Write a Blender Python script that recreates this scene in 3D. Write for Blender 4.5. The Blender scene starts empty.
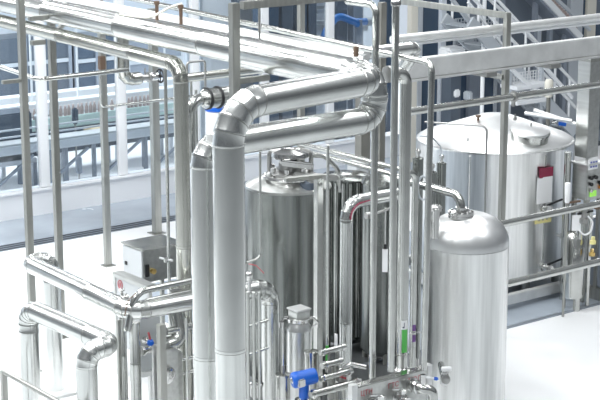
import bpy, bmesh, math, random
from mathutils import Vector, Matrix
random.seed(7)
PI = math.pi
C = bpy.context.scene.collection
# ------------------------------------------------------------------ survey frame
# X and Y run along the two wall directions of the hall, Z up, metres. The survey
# point (camera stand) is at the origin, 7.5 m above the floor.
H = 7.5
FPX = 1646.0
PHI = math.radians(52.3)
TH = math.radians(13.3)
CAM = Vector((0, 0, H))
GD = Vector((math.cos(PHI), math.sin(PHI), 0))
F = Vector((math.cos(PHI)*math.cos(TH), math.sin(PHI)*math.cos(TH), -math.sin(TH)))
R = Vector((math.sin(PHI), -math.cos(PHI), 0))
U = Vector((math.cos(PHI)*math.sin(TH), math.sin(PHI)*math.sin(TH), math.cos(TH)))
AX = {'x': Vector((1, 0, 0)), 'y': Vector((0, 1, 0)), 'z': Vector((0, 0, 1))}

def ray(px, py):
    return F*FPX + R*(px-300.0) + U*(200.0-py)
def P(px, py, d):                      # surveyed point at ground distance d
    r = ray(px, py)
    return CAM + r*(d/r.dot(GD))
def PZ(px, py, z):                     # surveyed point at height z
    r = ray(px, py)
    return CAM + r*((z-H)/r.z)
def along(S, ax, px):                  # the point on an axis line through S seen in column px
    e = AX[ax] if isinstance(ax, str) else ax
    q = S-CAM; k = px-300.0
    t = (k*q.dot(F)-FPX*q.dot(R))/(FPX*e.dot(R)-k*e.dot(F))
    return S+e*t
def vert(S, py):                       # the point above/below S seen in row py
    q = S-CAM; k = 200.0-py; e = AX['z']
    t = (k*q.dot(F)-FPX*q.dot(U))/(FPX*e.dot(U)-k*e.dot(F))
    return S+e*t
def dep(S): return (S-CAM).dot(F)
def rpx(S, px): return 0.5*px*dep(S)/FPX   # radius of something px wide at S
def Z(S, z): return Vector((S.x, S.y, z))

# ------------------------------------------------------------------ materials
def mat(name, base, metallic=0.0, rough=0.5, streak=None, bump=0.0, var=0.0, scale=6.0, spec=0.5, emit=None, aniso=0.0):
    m = bpy.data.materials.new(name); m.use_nodes = True
    nt = m.node_tree; b = nt.nodes['Principled BSDF']
    b.inputs['Base Color'].default_value = (*base, 1)
    b.inputs['Metallic'].default_value = metallic
    b.inputs['Roughness'].default_value = rough
    b.inputs['Specular IOR Level'].default_value = spec
    b.inputs['Anisotropic'].default_value = aniso
    if emit:
        b.inputs['Emission Color'].default_value = (*base, 1); b.inputs['Emission Strength'].default_value = emit
    if var or bump:
        tc = nt.nodes.new('ShaderNodeTexCoord'); mp = nt.nodes.new('ShaderNodeMapping')
        mp.inputs['Scale'].default_value = streak or (1, 1, 1)
        no = nt.nodes.new('ShaderNodeTexNoise'); no.inputs['Scale'].default_value = scale; no.inputs['Detail'].default_value = 4
        nt.links.new(tc.outputs['Object'], mp.inputs['Vector']); nt.links.new(mp.outputs['Vector'], no.inputs['Vector'])
        if var:
            rp = nt.nodes.new('ShaderNodeValToRGB')
            rp.color_ramp.elements[0].position = 0.3; rp.color_ramp.elements[1].position = 0.7
            rp.color_ramp.elements[0].color = (*[max(0, c*(1-var)) for c in base], 1)
            rp.color_ramp.elements[1].color = (*[min(1, c*(1+var*0.5)) for c in base], 1)
            nt.links.new(no.outputs['Fac'], rp.inputs['Fac']); nt.links.new(rp.outputs['Color'], b.inputs['Base Color'])
            mr = nt.nodes.new('ShaderNodeMapRange')
            mr.inputs['To Min'].default_value = max(0.03, rough*(1-var)); mr.inputs['To Max'].default_value = min(1, rough*(1+var))
            nt.links.new(no.outputs['Fac'], mr.inputs['Value']); nt.links.new(mr.outputs['Result'], b.inputs['Roughness'])
        if bump:
            bp = nt.nodes.new('ShaderNodeBump'); bp.inputs['Strength'].default_value = bump; bp.inputs['Distance'].default_value = 0.02
            nt.links.new(no.outputs['Fac'], bp.inputs['Height']); nt.links.new(bp.outputs['Normal'], b.inputs['Normal'])
    return m

M = {
 'jacket': mat('jacket_steel', (.66, .675, .66), 1, .24, var=.10, scale=2.0),
 'warm': mat('warm_jacket_steel', (.54, .545, .505), 1, .24, var=.10, scale=2.0),
 'tube': mat('tube_steel', (.58, .59, .57), 1, .20, var=.12, scale=5.0),
 'tank': mat('brushed_tank_steel', (.76, .77, .765), 1, .30, streak=(9, 9, .35), var=.16, bump=.10, scale=2.0),
 'dome': mat('dome_steel', (.84, .85, .85), 1, .38, var=.08, bump=.06, scale=3.0),
 'darktank': mat('shaded_vessel_steel', (.27, .285, .275), 1, .24, streak=(9, 9, .3), var=.22, bump=.08, scale=2.0),  # tank steel darkened; dim reflections of its neighbours put into the colour
 'frame': mat('frame_steel', (.43, .435, .41), .85, .38, streak=(6, 6, .6), var=.15, scale=3.0),
 'beam': mat('beam_steel', (.78, .79, .785), .6, .40, var=.12, scale=4.0),
 'fit': mat('fitting_steel', (.66, .66, .65), 1, .16),
 'fitdark': mat('cast_fitting', (.42, .42, .41), .9, .35),
 'cab': mat('cabinet_steel', (.58, .59, .575), 1, .30, streak=(8, .6, 8), var=.14, scale=2.0),
 'cabpaint': mat('cabinet_grey', (.56, .585, .60), 0, .45),
 'white': mat('white_paint', (.82, .84, .86), 0, .45),
 'whitewarm': mat('cream_paint', (.66, .64, .57), 0, .5),
 'floor': mat('white_epoxy', (.92, .93, .94), 0, .30, var=.03, scale=.5),
 'greyfloor': mat('blue_grey_epoxy', (.38, .43, .49), 0, .26, var=.16, scale=.9),
 'reflectfloor': mat('reflection_floor', (.62, .64, .65), 0, .4, var=.3, scale=.6),
 'seam': mat('seam_steel', (.36, .365, .35), 1, .45),
 'darkframe': mat('dark_frame_steel', (.30, .295, .27), .85, .42, var=.15, scale=3.0),
 'backwall': mat('dark_back_wall', (.15, .18, .22), 0, .5),
 'skid': mat('skid_deck', (.16, .17, .175), .6, .4, var=.2),
 'drain': mat('drain_steel', (.34, .38, .43), .7, .4),
 'dark': mat('dark_slot', (.05, .06, .075), 0, .5),
 'plinth': mat('white_plinth', (.80, .82, .85), 0, .5),
 'wallblue': mat('pale_wall', (.66, .71, .77), 0, .6),
 'navy': mat('dark_glazing', (.055, .085, .13), 0, .12),
 'machine': mat('machine_grey', (.30, .34, .40), .4, .4),
 'machdark': mat('machine_dark', (.10, .125, .16), .2, .4),
 'machlight': mat('machine_light', (.62, .66, .70), .5, .4),
 'mint': mat('pale_green_guard', (.62, .78, .74), 0, .35),
 'belt': mat('belt_grey', (.55, .58, .60), 0, .5),
 'bottle': mat('bottle_brown', (.42, .35, .33), 0, .3),
 'bottlecap': mat('bottle_cap_pink', (.62, .52, .50), 0, .4),
 'blue': mat('blue_paint', (.01, .13, .62), 0, .32),
 'bluehose': mat('blue_hose', (.01, .16, .50), 0, .35),
 'black': mat('black_rubber', (.015, .016, .018), 0, .45),
 'label': mat('white_label', (.88, .89, .90), 0, .4),
 'green': mat('green_label', (.10, .50, .10), 0, .4),
 'purple': mat('purple_label', (.17, .08, .26), 0, .4),
 'maroon': mat('maroon_print', (.27, .03, .07), 0, .4),
 'red': mat('red_print', (.50, .07, .09), 0, .4),
 'yellow': mat('yellow_label', (.85, .78, .34), 0, .4),
 'orange': mat('orange_lamp', (.85, .30, .03), 0, .3),
 'screen': mat('green_display', (.35, .80, .12), 0, .3, emit=.4),
 'ink': mat('dark_ink', (.05, .04, .10), 0, .5),
 'inkblue': mat('blue_ink', (.12, .16, .45), 0, .5),
 'brass': mat('brass', (.72, .52, .20), 1, .3),
 'brown': mat('brown_clamp', (.16, .11, .08), .3, .5),
 'tan': mat('tan_box', (.52, .42, .26), 0, .5),
}
def glass_mat():
    m = bpy.data.materials.new('partition_glass'); m.use_nodes = True
    nt = m.node_tree; nt.nodes.remove(nt.nodes['Principled BSDF'])
    out = nt.nodes['Material Output']
    t = nt.nodes.new('ShaderNodeBsdfTransparent'); t.inputs['Color'].default_value = (.90, .94, .97, 1)
    g = nt.nodes.new('ShaderNodeBsdfGlossy'); g.inputs['Roughness'].default_value = .02
    fr = nt.nodes.new('ShaderNodeFresnel'); fr.inputs['IOR'].default_value = 1.45
    mx = nt.nodes.new('ShaderNodeMixShader')
    nt.links.new(fr.outputs['Fac'], mx.inputs['Fac']); nt.links.new(t.outputs['BSDF'], mx.inputs[1]); nt.links.new(g.outputs['BSDF'], mx.inputs[2])
    nt.links.new(mx.outputs['Shader'], out.inputs['Surface'])
    return m
M['glass'] = glass_mat()

# ------------------------------------------------------------------ mesh building
def frame_of(t):
    t = t.normalized()
    a = Vector((0, 0, 1)) if abs(t.z) < .9 else Vector((1, 0, 0))
    u = t.cross(a).normalized(); return u, t.cross(u).normalized()

class MB:
    def __init__(s): s.bm = bmesh.new()
    def box(s, c, size, ex=None, ey=None, ez=None, bev=0.0):
        ex = ex or AX['x']; ey = ey or AX['y']; ez = ez or AX['z']
        vs = []
        for k in ((-1,-1,-1),(1,-1,-1),(1,1,-1),(-1,1,-1),(-1,-1,1),(1,-1,1),(1,1,1),(-1,1,1)):
            vs.append(s.bm.verts.new(c+ex*(k[0]*size[0]/2)+ey*(k[1]*size[1]/2)+ez*(k[2]*size[2]/2)))
        fs = [s.bm.faces.new([vs[i] for i in q]) for q in ((3,2,1,0),(4,5,6,7),(0,1,5,4),(1,2,6,5),(2,3,7,6),(3,0,4,7))]
        if bev:
            es = list({e for f in fs for e in f.edges})
            bmesh.ops.bevel(s.bm, geom=es, offset=bev, segments=2, affect='EDGES')
        return s
    def bar(s, a, b, w, h, bev=0.0, up=None):
        t = (b-a); L = t.length; t = t.normalized()
        up = up or (AX['z'] if abs(t.z) < .95 else AX['x'])
        sd = t.cross(up).normalized(); up = sd.cross(t).normalized()
        return s.box((a+b)/2, (L, w, h), t, sd, up, bev)
    def rings(s, stations, seg=20, cap=True):
        """stations: (centre, tangent, radius)"""
        u = v = None; prev = None; first = last = None
        for stn in stations:
            c, t, r = stn[:3]; mi = stn[3] if len(stn) > 3 else 0
            t = t.normalized()
            if u is None: u, v = frame_of(t)
            else:
                u = (u-t*u.dot(t))
                if u.length < 1e-6: u, v = frame_of(t)
                u = u.normalized(); v = t.cross(u).normalized()
            if r < 1e-5:
                ring = [s.bm.verts.new(c)]
            else:
                ring = [s.bm.verts.new(c+(u*math.cos(2*PI*i/seg)+v*math.sin(2*PI*i/seg))*r) for i in range(seg)]
            if prev is not None:
                if len(prev) == 1 and len(ring) > 1:
                    for i in range(seg): s.bm.faces.new((prev[0], ring[(i+1) % seg], ring[i]))
                elif len(ring) == 1 and len(prev) > 1:
                    for i in range(seg): s.bm.faces.new((prev[i], prev[(i+1) % seg], ring[0]))
                elif len(ring) > 1:
                    for i in range(seg):
                        j = (i+1) % seg
                        s.bm.faces.new((prev[i], prev[j], ring[j], ring[i])).material_index = mi
            else: first = ring
            prev = ring; last = ring
        if cap:
            if len(first) > 1: s.bm.faces.new(first[::-1])
            if len(last) > 1: s.bm.faces.new(last)
        return s
    def cyl(s, a, b, r, r2=None, seg=16):
        t = b-a
        return s.rings([(a, t, r), (b, t, r if r2 is None else r2)], seg)
    def lathe(s, base, prof, seg=48, ax=None, cap=True):
        """prof: (radius, height) from the base along ax"""
        ax = ax or AX['z']
        return s.rings([(base+ax*h, ax, r) for r, h in prof], seg, cap)
    def tube(s, pts, r, br=None, seg=10, n=6):
        return s.rings([(c, t, r) for c, t in fillet(pts, br or r*2.5, n)], seg)
    def sphere(s, c, r, seg=14):
        return s.rings([(c+AX['z']*(-r*math.cos(PI*i/8)), AX['z'], r*math.sin(PI*i/8) if 0 < i < 8 else 0) for i in range(9)], seg, False)
    def prism(s, poly, nrm, th):
        a = [s.bm.verts.new(p) for p in poly]; b = [s.bm.verts.new(p+nrm*th) for p in poly]
        s.bm.faces.new(a[::-1]); s.bm.faces.new(b); n = len(poly)
        for i in range(n): s.bm.faces.new((a[i], a[(i+1) % n], b[(i+1) % n], b[i]))
        return s
    def build(s, name, m, parent=None, ang=38):
        bm = s.bm
        bmesh.ops.recalc_face_normals(bm, faces=bm.faces[:])
        zs = [v.co.z for v in bm.verts]; n = len(bm.verts)
        if parent is None:
            c = Vector((sum(v.co.x for v in bm.verts)/n, sum(v.co.y for v in bm.verts)/n, min(zs)))
        else:
            c = WORLD[parent.name]
        bmesh.ops.translate(bm, verts=bm.verts[:], vec=-c)
        me = bpy.data.meshes.new(name); bm.to_mesh(me); bm.free()
        for p in me.polygons: p.use_smooth = True
        me.set_sharp_from_angle(angle=math.radians(ang))
        me.materials.append(M[m] if isinstance(m, str) else m)
        if any(p.material_index for p in me.polygons): me.materials.append(M['seam'])
        o = bpy.data.objects.new(name, me); C.objects.link(o)
        if parent is None: o.location = c
        else: o.parent = parent
        WORLD[o.name] = c
        return o
WORLD = {}
def tag(o, label, cat, group=None, kind=None):
    if label: o['label'] = label
    if cat: o['category'] = cat
    if group: o['group'] = group
    if kind: o['kind'] = kind
    return o
def thing(name, label, cat, loc, group=None):
    o = bpy.data.objects.new(name, None); C.objects.link(o); o.location = loc
    o.empty_display_size = .1; WORLD[o.name] = Vector(loc)
    return tag(o, label, cat, group)
def struct(name, mb, m, parent=None):
    o = mb.build(name, m, parent)
    if parent is None: o['kind'] = 'structure'
    return o
def dup(root, offset, label=None):
    r = root.copy(); C.objects.link(r); r.location = root.location+offset
    if label: r['label'] = label
    for ch in list(root.children):
        c = ch.copy(); C.objects.link(c); c.parent = r
        for g in list(ch.children):
            d = g.copy(); C.objects.link(d); d.parent = c
    return r
def fillet(pts, br, n=6):
    """list of (centre, tangent) round the corners of a polyline"""
    out = []; N = len(pts)
    out.append((pts[0], (pts[1]-pts[0]).normalized()))
    for i in range(1, N-1):
        for st in corner(pts, i, br, n)[2]: out.append(st)
    out.append((pts[-1], (pts[-1]-pts[-2]).normalized()))
    return out
def corner(pts, i, br, n):
    a = (pts[i-1]-pts[i]); b = (pts[i+1]-pts[i])
    la, lb = a.length, b.length; a = a/la; b = b/lb
    ang = math.acos(max(-1, min(1, a.dot(b)))); defl = PI-ang
    if defl < 1e-3: return pts[i], pts[i], [(pts[i], b)]
    t = min(br*math.tan(defl/2), la*.49 if i > 1 else la*.98, lb*.49 if i < len(pts)-2 else lb*.98)
    rr = t/math.tan(defl/2)
    p0 = pts[i]+a*t; p1 = pts[i]+b*t
    cen = pts[i]+(a+b).normalized()*(rr/math.sin(ang/2))
    st = []; e0 = (p0-cen); axis = e0.cross(p1-cen).normalized()
    for k in range(n+1):
        q = Matrix.Rotation(defl*k/n, 3, axis)
        e = q @ e0; st.append((cen+e, axis.cross(e).normalized()))
    return p0, p1, st
def seam_run(a, b, r, seams, lip=.012):
    """a straight jacket with raised seam bands"""
    t = (b-a); L = t.length; t = t/L; st = [(a, t, r)]
    w = .018
    for s in seams:
        if s < .04 or s > L-.04: continue
        for ds, rr, mi in ((-w, r, 0), (-w, r*(1+lip)+.002, 0), (w-.009, r*(1+lip)+.002, 0), (w, r, 1)): st.append((a+t*(s+ds), t, rr, mi))
    st.append((b, t, r)); return st
def mitre_elbow(st, r, lip=.015):
    """a segmented elbow with a raised seam at each joint"""
    out = []; n = len(st)
    for k, (c, t) in enumerate(st):
        w = .012
        out += [(c-t*w, t, r), (c-t*w, t, r*(1+lip)+.002), (c+t*(w-.009), t, r*(1+lip)+.002), (c+t*w, t, r, 1)]
    return out
def pipe(name, label, cat, pts, r, m='jacket', br=None, mitre=0, seam=1.0, seg=28, group=None, clamps=(), base=False, n=8):
    """A pipe run as one thing: straight sections and elbows as parts."""
    br = br or r*1.9
    low = min(pts, key=lambda p: p.z)
    root = thing(name, label, cat, Vector((low.x, low.y, max(0, low.z))), group)
    prev = pts[0]
    for i in range(1, len(pts)):
        if i < len(pts)-1:
            p0, p1, st = corner(pts, i, br, mitre or n)
        else: p0 = pts[-1]; st = None
        if (p0-prev).length > .02:
            L = (p0-prev).length; seams = [seam*k for k in range(1, int(L/seam)+1)] if seam else []
            MB().rings(seam_run(prev, p0, r, seams), seg).build('straight_section', m, root)
        if st:
            if mitre: s2 = mitre_elbow(st, r)
            else: s2 = [(c, t, r) for c, t in st]
            MB().rings(s2, seg).build('elbow', m, root); prev = p1
    for (c, t) in clamps:
        MB().lathe(c-t.normalized()*.02, [(r*1.02, 0), (r*1.28, .004), (r*1.28, .036), (r*1.02, .04)], 20, t.normalized()).build('clamp', 'fit', root)
    if base:
        p = min((pts[0], pts[-1]), key=lambda q: q.z)
        MB().box(Vector((p.x, p.y, .008)), (r*4, r*4, .016)).build('base_plate', 'frame', root)
    return root
def rod(name, label, cat, pts, r, m='tube', br=None, group=None, seg=10):
    o = MB().tube(pts, r, br, seg).build(name, m); return tag(o, label, cat, group)
def post(name, label, px, py, d, wpx, ztop, m='frame', foot=True, z0=0.0, group=None):
    S = P(px, py, d); w = wpx*dep(S)/FPX/1.403
    root = thing(name, label, 'post', Vector((S.x, S.y, z0)), group)
    MB().box(Vector((S.x, S.y, (z0+ztop)/2)), (w, w, ztop-z0), bev=w*.07).build('upright', m, root)
    if foot:
        MB().box(Vector((S.x, S.y, z0+.006)), (w*1.9, w*1.9, .012)).build('base_plate', m, root)
    root['w'] = w
    return root, S, w
X, Y, ZZ = AX['x'], AX['y'], AX['z']

# ------------------------------------------------------------------ the setting
YW = PZ(0, 222, 0).y                    # front face of the glazed partition's plinth
YD = PZ(0, 252, 0).y                    # drain channel
MB_ = MB()
MB_.box(Vector((22, 22, -.05)), (110, 110, .1)); struct('floor', MB_, 'floor')
x0, x1 = -30, 75
yd1 = PZ(0, 246, 0).y
struct('trim_1', MB().box(Vector(((x0+x1)/2, (yd1+YW)/2, .004)), (x1-x0, YW-yd1, .008)), 'greyfloor')
# drain channel of the left walkway
g = MB(); w = yd1-YD
dr = thing('drain_channel', 'long slotted steel floor drain along the blue grey walkway', 'drain', Vector((20, (YD+yd1)/2, 0)))
g.box(Vector((22.5, (YD+yd1)/2, .004)), (105, w, .008)); g.build('channel', 'drain', dr)
g = MB()
for k in range(3):
    g.box(Vector((22.5, YD+w*(k+.5)/3, .010)), (105, w*.14, .006))
g.build('slots', 'dark', dr)
# plinth and partition
zp = vert(Vector((PZ(0, 222, 0).x, YW, 0)), 197).z
struct('wall_rear', MB().box(Vector((22.5, YW+.15, zp/2)), (105, .3, zp)).box(Vector((22.5, YW+.13, zp+.015)), (105, .36, .03)), 'plinth')
m0 = along(Vector((0, YW+.1, zp)), 'x', 44).x; m1 = along(Vector((0, YW+.1, zp)), 'x', 122).x
BAY = m1-m0; ZT = 5.2
n = 0
for k in range(-2, 5):
    xx = m0+BAY*k
    n += 1
    wn = struct('window_%d' % n, MB().box(Vector((xx, YW+.1, (zp+ZT)/2+.02)), (.16, .12, ZT-zp-.04), bev=.01)
                .box(Vector((xx+.11, YW+.13, (zp+ZT)/2+.02)), (.05, .08, ZT-zp-.04)), 'white')
    MB().box(Vector((xx+BAY/2, YW+.13, (zp+ZT)/2)), (BAY-.16, .012, ZT-zp-.06)).build('pane', 'glass', wn)
struct('trim_2', MB().box(Vector((22.5, YW+.1, ZT+.1)), (105, .2, .2)), 'white')
# far wall of the bottling hall with dark glazing
YF = YW+13
struct('wall_far', MB().box(Vector((22.5, YF+.1, 2.6)), (110, .2, 5.2)), 'wallblue')
# ------------------------------------------------------------------ large jacketed pipes on the rack
zA = 4.9
pa = PZ(225, 48, zA); pb = PZ(376, 79.5, zA)
uA = (pb-pa).normalized()
A0 = pa-uA*16.0
cA = pb
lA = PZ(228, 106, zA)
A = pipe('insulated_pipe', 'nearest large steel-jacketed pipe with the tallest mitred elbow and thick upright', 'pipe',
         [A0, cA, lA, Z(lA, 0)], .147, 'jacket', br=.36, mitre=5, seam=1.95, seg=40)
# stepped sleeve where the rack run enters its thicker jacket
sl = along(pa, uA, 243.5)
MB().rings([(sl-uA*.06, uA, .148), (sl-uA*.055, uA, .150, 1), (sl, uA, .168, 1), (sl+uA*.05, uA, .176), (pb-uA*.42, uA, .176), (pb-uA*.40, uA, .176), (pb-uA*.36, uA, .15)], 40).build('outer_sleeve', 'jacket', A)
bX = .335
zB1 = 4.85
pB = Vector((pa.x+bX, pa.y, zB1))
cB = along(pB, uA, 374.5); B0 = cB-uA*20.0
dB = vert(cB, 119)
lB = PZ(204.5, 146, dB.z)
pipe('insulated_pipe', 'second large jacketed pipe whose horizontal run and upright lie behind the nearest one', 'pipe',
     [B0, cB, dB, lB, Z(lB, 0)], .138, 'jacket', br=.2, mitre=4, seam=1.9, seg=40)
# medium pipe under the rack and its drop
z2 = 4.6
e2 = PZ(180.5, 65, z2)
q2 = PZ(60, 35.5, z2); u2 = (e2-q2).normalized()
pipe('insulated_pipe', 'medium jacketed pipe slung under the rack with a straight drop behind the steel cabinet', 'pipe',
     [q2-u2*6, e2, Z(e2, 0)], .091, 'warm', br=.2, mitre=4, seam=2.0, seg=32)
# two low pipes in the near corner
z1 = 1.8
a1 = PZ(28, 263, z1); a2 = PZ(131, 312, z1); a3 = PZ(270.5, 286, z1); b1 = along(a1, 'x', 51)
pipe('insulated_pipe', 'low jacketed pipe bending round the corner in front of the control panel', 'pipe',
     [Z(b1, 0), b1, a1, a2, a3, Z(a3, 0)], .113, 'jacket', br=.21, mitre=4, seam=1.5, seg=32)
zl = 1.5
l1 = PZ(28, 308, zl); l2 = PZ(113, 345, zl); l3 = along(l2, 'x', 86)
pipe('insulated_pipe', 'lowest jacketed pipe sloping to a bulky elbow that turns straight down', 'pipe',
     [Z(l1, 0), l1, l2, l3, Z(l3, 0)], .124, 'jacket', br=.2, mitre=4, seam=1.2, seg=32)
# insulated riser with a red band near the slim tubes
s1 = P(346.5, 203, 19.5); s2 = along(s1, 'x', 402)
ip = pipe('insulated_pipe', 'slim jacketed riser with a red-edged elbow in front of the dark vessels', 'pipe',
     [Z(s1, .02), s1, s2], .080, 'jacket', br=.19, mitre=4, seam=1.3, seg=28)
fl = [(c, t) for c, t in corner([Z(s1, .02), s1, s2], 1, .19, 8)[2]]
MB().tube([c+R*.05-F*.079-U*.02 for c, t in fl]+[s1+X*.55-F*.07+U*.0], .008, .02, 8).build('red_band', 'maroon', ip)

# ------------------------------------------------------------------ rack posts and brackets
p1, S1, w1 = post('rack_post', 'tall square steel post crossing in front of the rack pipes, nearest the hall corner', 24, 100, 21.5, 9.5, 5.6)
p2, S2, w2 = post('rack_post', 'square steel post ending under the medium pipe, second from the hall corner', 62, 337, 23.0, 9, 4.62)
p3, S3, w3 = post('rack_post', 'square steel post on a foot plate standing out on the white floor', 108, 266, 26.9, 8.6, 4.2)
p4, S4, w4 = post('rack_post', 'farthest rack post, standing next to the walkway drain behind the medium drop pipe', 157, 233, 29.1, 10.5, 4.1)
p5, S5, w5 = post('rack_post', 'square gantry post in front of the big rack pipe, its top carrying a crossbeam', 234, 5, 17.45, 12.5, vert(P(234, 5, 17.45), 3).z)
p6, S6, w6 = post('rack_post', 'tan gantry post rising behind the rack pipes under the crossbeam', 301, 25, 22.8, 8.5, 5.0, m='frame')
p7, S7, w7 = post('rack_post', 'grey square post between the two slim capped tubes', 382, 30, 23.0, 9.5, 4.9, m='darkframe')
p8, S8, w8 = post('rack_post', 'square steel post in front of the wide white-topped tank', 506, 60, 23.0, 8.4, vert(P(507, 16, 23), 13.5).z)
def bracket(parent, a, b, w, h, name='bracket', m='frame'):
    MB().bar(a, b, w, h, bev=.004).build(name, m, parent)
# crossbeam of the gantry
t5 = P(234, 5, 17.45); t5 = vert(t5, 6)
e5 = along(t5+X*.06, 'x', 345)
tag(MB().bar(t5+X*.10, e5, .09, .085, .006).build('crossbeam', 'frame'), 'square steel crossbeam running from the top of the gantry post', 'beam')
bracket(p5, Z(S5, 4.68)+X*.05, Z(S5, 4.68)+X*.45, .07, .06)
bracket(p1, vert(P(25, 19, 21.5), 19)+X*.06, vert(P(25, 19, 21.5), 19)+X*.52, .08, .06)
bracket(p1, vert(P(27, 43, 21.5), 43.5)+X*.06, vert(P(27, 43, 21.5), 43.5)+X*.26, .08, .06)
bracket(p1, vert(P(24, 80, 21.5), 80)-X*.06, vert(P(24, 80, 21.5), 80)-X*.32, .06, .05)
bracket(p2, vert(S2, 33)+X*.06, vert(S2, 33)+X*.5+ZZ*.35, .07, .05, 'brace')
# rod and clamp on the third post
tag(MB().cyl(P(101.5, 8, 24.8), P(101.5, -10, 24.8), .02).build('hanger_rod', 'frame'), 'short hanger rod standing up behind the rack pipe', 'rod')
c3 = vert(S3, 62)-GD*.09
MB().box(c3, (.10, .10, .22), bev=.01).build('clamp', 'brown', p3)
g = MB().tube([vert(S3, 72)-GD*.13-R*.02, vert(S3, 106)-GD*.13-R*.02, along(vert(S3, 106)-GD*.13-R*.02, 'x', 200)], .024, .08, 10)
tag(g.build('drain_tube', 'tube'), 'thin bent tube clamped to the third rack post and running towards the drop pipe', 'tube')
# thin handrail tube with a corner
h0 = P(0, 66, 22.6); h1 = P(40, 79.5, 21.9); zH = h1.z
h0 = PZ(-20, 60, zH); h2 = along(h1, 'x', 122)
rod('corner_tube', 'thin steel tube bending round a corner at the height of the medium pipe', 'tube', [h0, PZ(38, 79.5, zH), along(PZ(38, 79.5, zH), 'x', 128)], .033, br=.12)
# background elbow with a flanged valve
k0 = P(123, 40, 27.0); k1 = vert(P(123, 79, 27.0), 80); k2 = along(k1, 'x', 139)
ko = pipe('process_pipe', 'cream elbow pipe turning up behind the medium pipe beside a black hand valve', 'pipe', [Z(k0, 4.3), k1, k2], .105, 'warm', br=.17, mitre=3, seam=0, seg=20)
va = thing('valve', 'small black-wheeled shut-off valve on the end of the cream elbow', 'valve', k2)
MB().lathe(k2+X*.01, [(.09, 0), (.09, .03), (.055, .035), (.055, .16), (.09, .165), (.09, .2)], 18, X).build('body', 'fitdark', va)
MB().lathe(k2+X*.24, [(.06, 0), (.075, .02), (.075, .1), (.05, .12)], 18, X).build('flange', 'fit', va)
MB().cyl(k2+X*.12, k2+X*.12+ZZ*.16, .016).build('stem', 'fit', va)
hv = MB(); hc = k2+X*.42
hv.rings([(hc+(Y*math.cos(a)+ZZ*math.sin(a))*.11, -Y*math.sin(a)+ZZ*math.cos(a), .016) for a in [2*PI*i/20 for i in range(21)]], 8, False)
hv.cyl(hc-Y*.11, hc+Y*.11, .012); hv.cyl(hc-ZZ*.11, hc+ZZ*.11, .012); hv.cyl(hc-X*.06, hc+X*.02, .03)
hv.build('handwheel', 'black', va)
# cream background pipe and conduit further along
c0 = P(186, 78, 27.5); rod('process_pipe', 'cream horizontal pipe behind the gantry post', 'pipe', [c0, along(c0, 'x', 262)], .075, 'warm', seg=18)
d0 = P(187, 74, 24.5); d1 = vert(d0, 62.5); d2 = along(d1, 'x', 205); d3 = vert(d2, 90)
rod('conduit', 'thin dark conduit bent square between the drop pipe and the gantry post', 'conduit', [d0, d1, d2, d3], .018, 'fitdark', br=.05)
# silver cylinder with black clamp rings
y0 = P(204, 99, 23.5); y1 = along(y0, 'x', 232)
sc_ = thing('filter_housing', 'silver horizontal filter housing with two black clamp rings', 'filter', y0-ZZ*.14)
MB().lathe(y0, [(.02, -.06), (.10, -.05), (.14, 0), (.145, .02), (.145, (y1-y0).length)], 28, X).build('shell', 'tube', sc_)
for t in (.03, .22): MB().lathe(y0+X*t, [(.147, 0), (.165, .005), (.165, .035), (.147, .04)], 28, X).build('clamp_ring', 'black', sc_)
rod('vent_tube', 'silver flexible bend leaving the end of the silver filter housing', 'tube', [y0-X*.055, y0-X*.24, y0-X*.24-ZZ*.9], .085, br=.17, seg=16)
for i, (px, a, b, dd) in enumerate(((191, 82, 175, 24.0), (196, 90, 150, 24.4))):
    s = P(px, a, dd); rod('riser_tube', ['pale thin riser beside the medium drop pipe', 'grey thin riser under the filter housing'][i], 'tube', [s, vert(s, b)], .022)
cn = P(217, 130, 25.5); ct = vert(cn, 110)
wc = thing('drum', 'white drum with a blue lid below the silver filter housing', 'drum', Z(cn, cn.z))
MB().lathe(cn-ZZ*.3, [(.17, 0), (.18, .03), (.18, ct.z-cn.z+.28), (.16, ct.z-cn.z+.3)], 28).build('body', 'label', wc)
MB().lathe(ct, [(.185, 0), (.185, .07), (.15, .09)], 28).build('lid', 'blue', wc)
MB().lathe(Z(cn, 0), [(.05, 0), (.05, cn.z-.3)], 14).build('stand', 'frame', wc)
# slim tubes lying on the rack behind the big pipes
for i, (ax_, dz, off, r, lab) in enumerate((
        ((150, 7), 0, .0, .028, 'thin tube along the rack that ends in a drop beside the front tank'),)):
    zz = 4.85
    e = PZ(432, 63, zz); s = PZ(180, 9, zz); uu = (s-e).normalized()
    rod('handrail_tube', lab, 'tube', [s+uu*8, e, Z(e, 1.36)-R*.03], .036, br=.11, seg=14)
zz = 4.55
for px, py, off, r, lab in ((300, 50, 0, .02, 'slender tube lying behind the thicker rack pipes'),
                       (200, 27, .0, .05, 'dull steel tube at the back of the pipe rack'),
                       (120, 9, .0, .06, 'dull steel pipe at the very back of the pipe rack')):
    e = PZ(px, py, 4.72 if py < 40 else 4.6)
    e.x += .0
    rod('rack_tube', lab, 'tube', [e-uA*9, along(e, uA, 366)], r, 'beam', seg=14)
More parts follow.
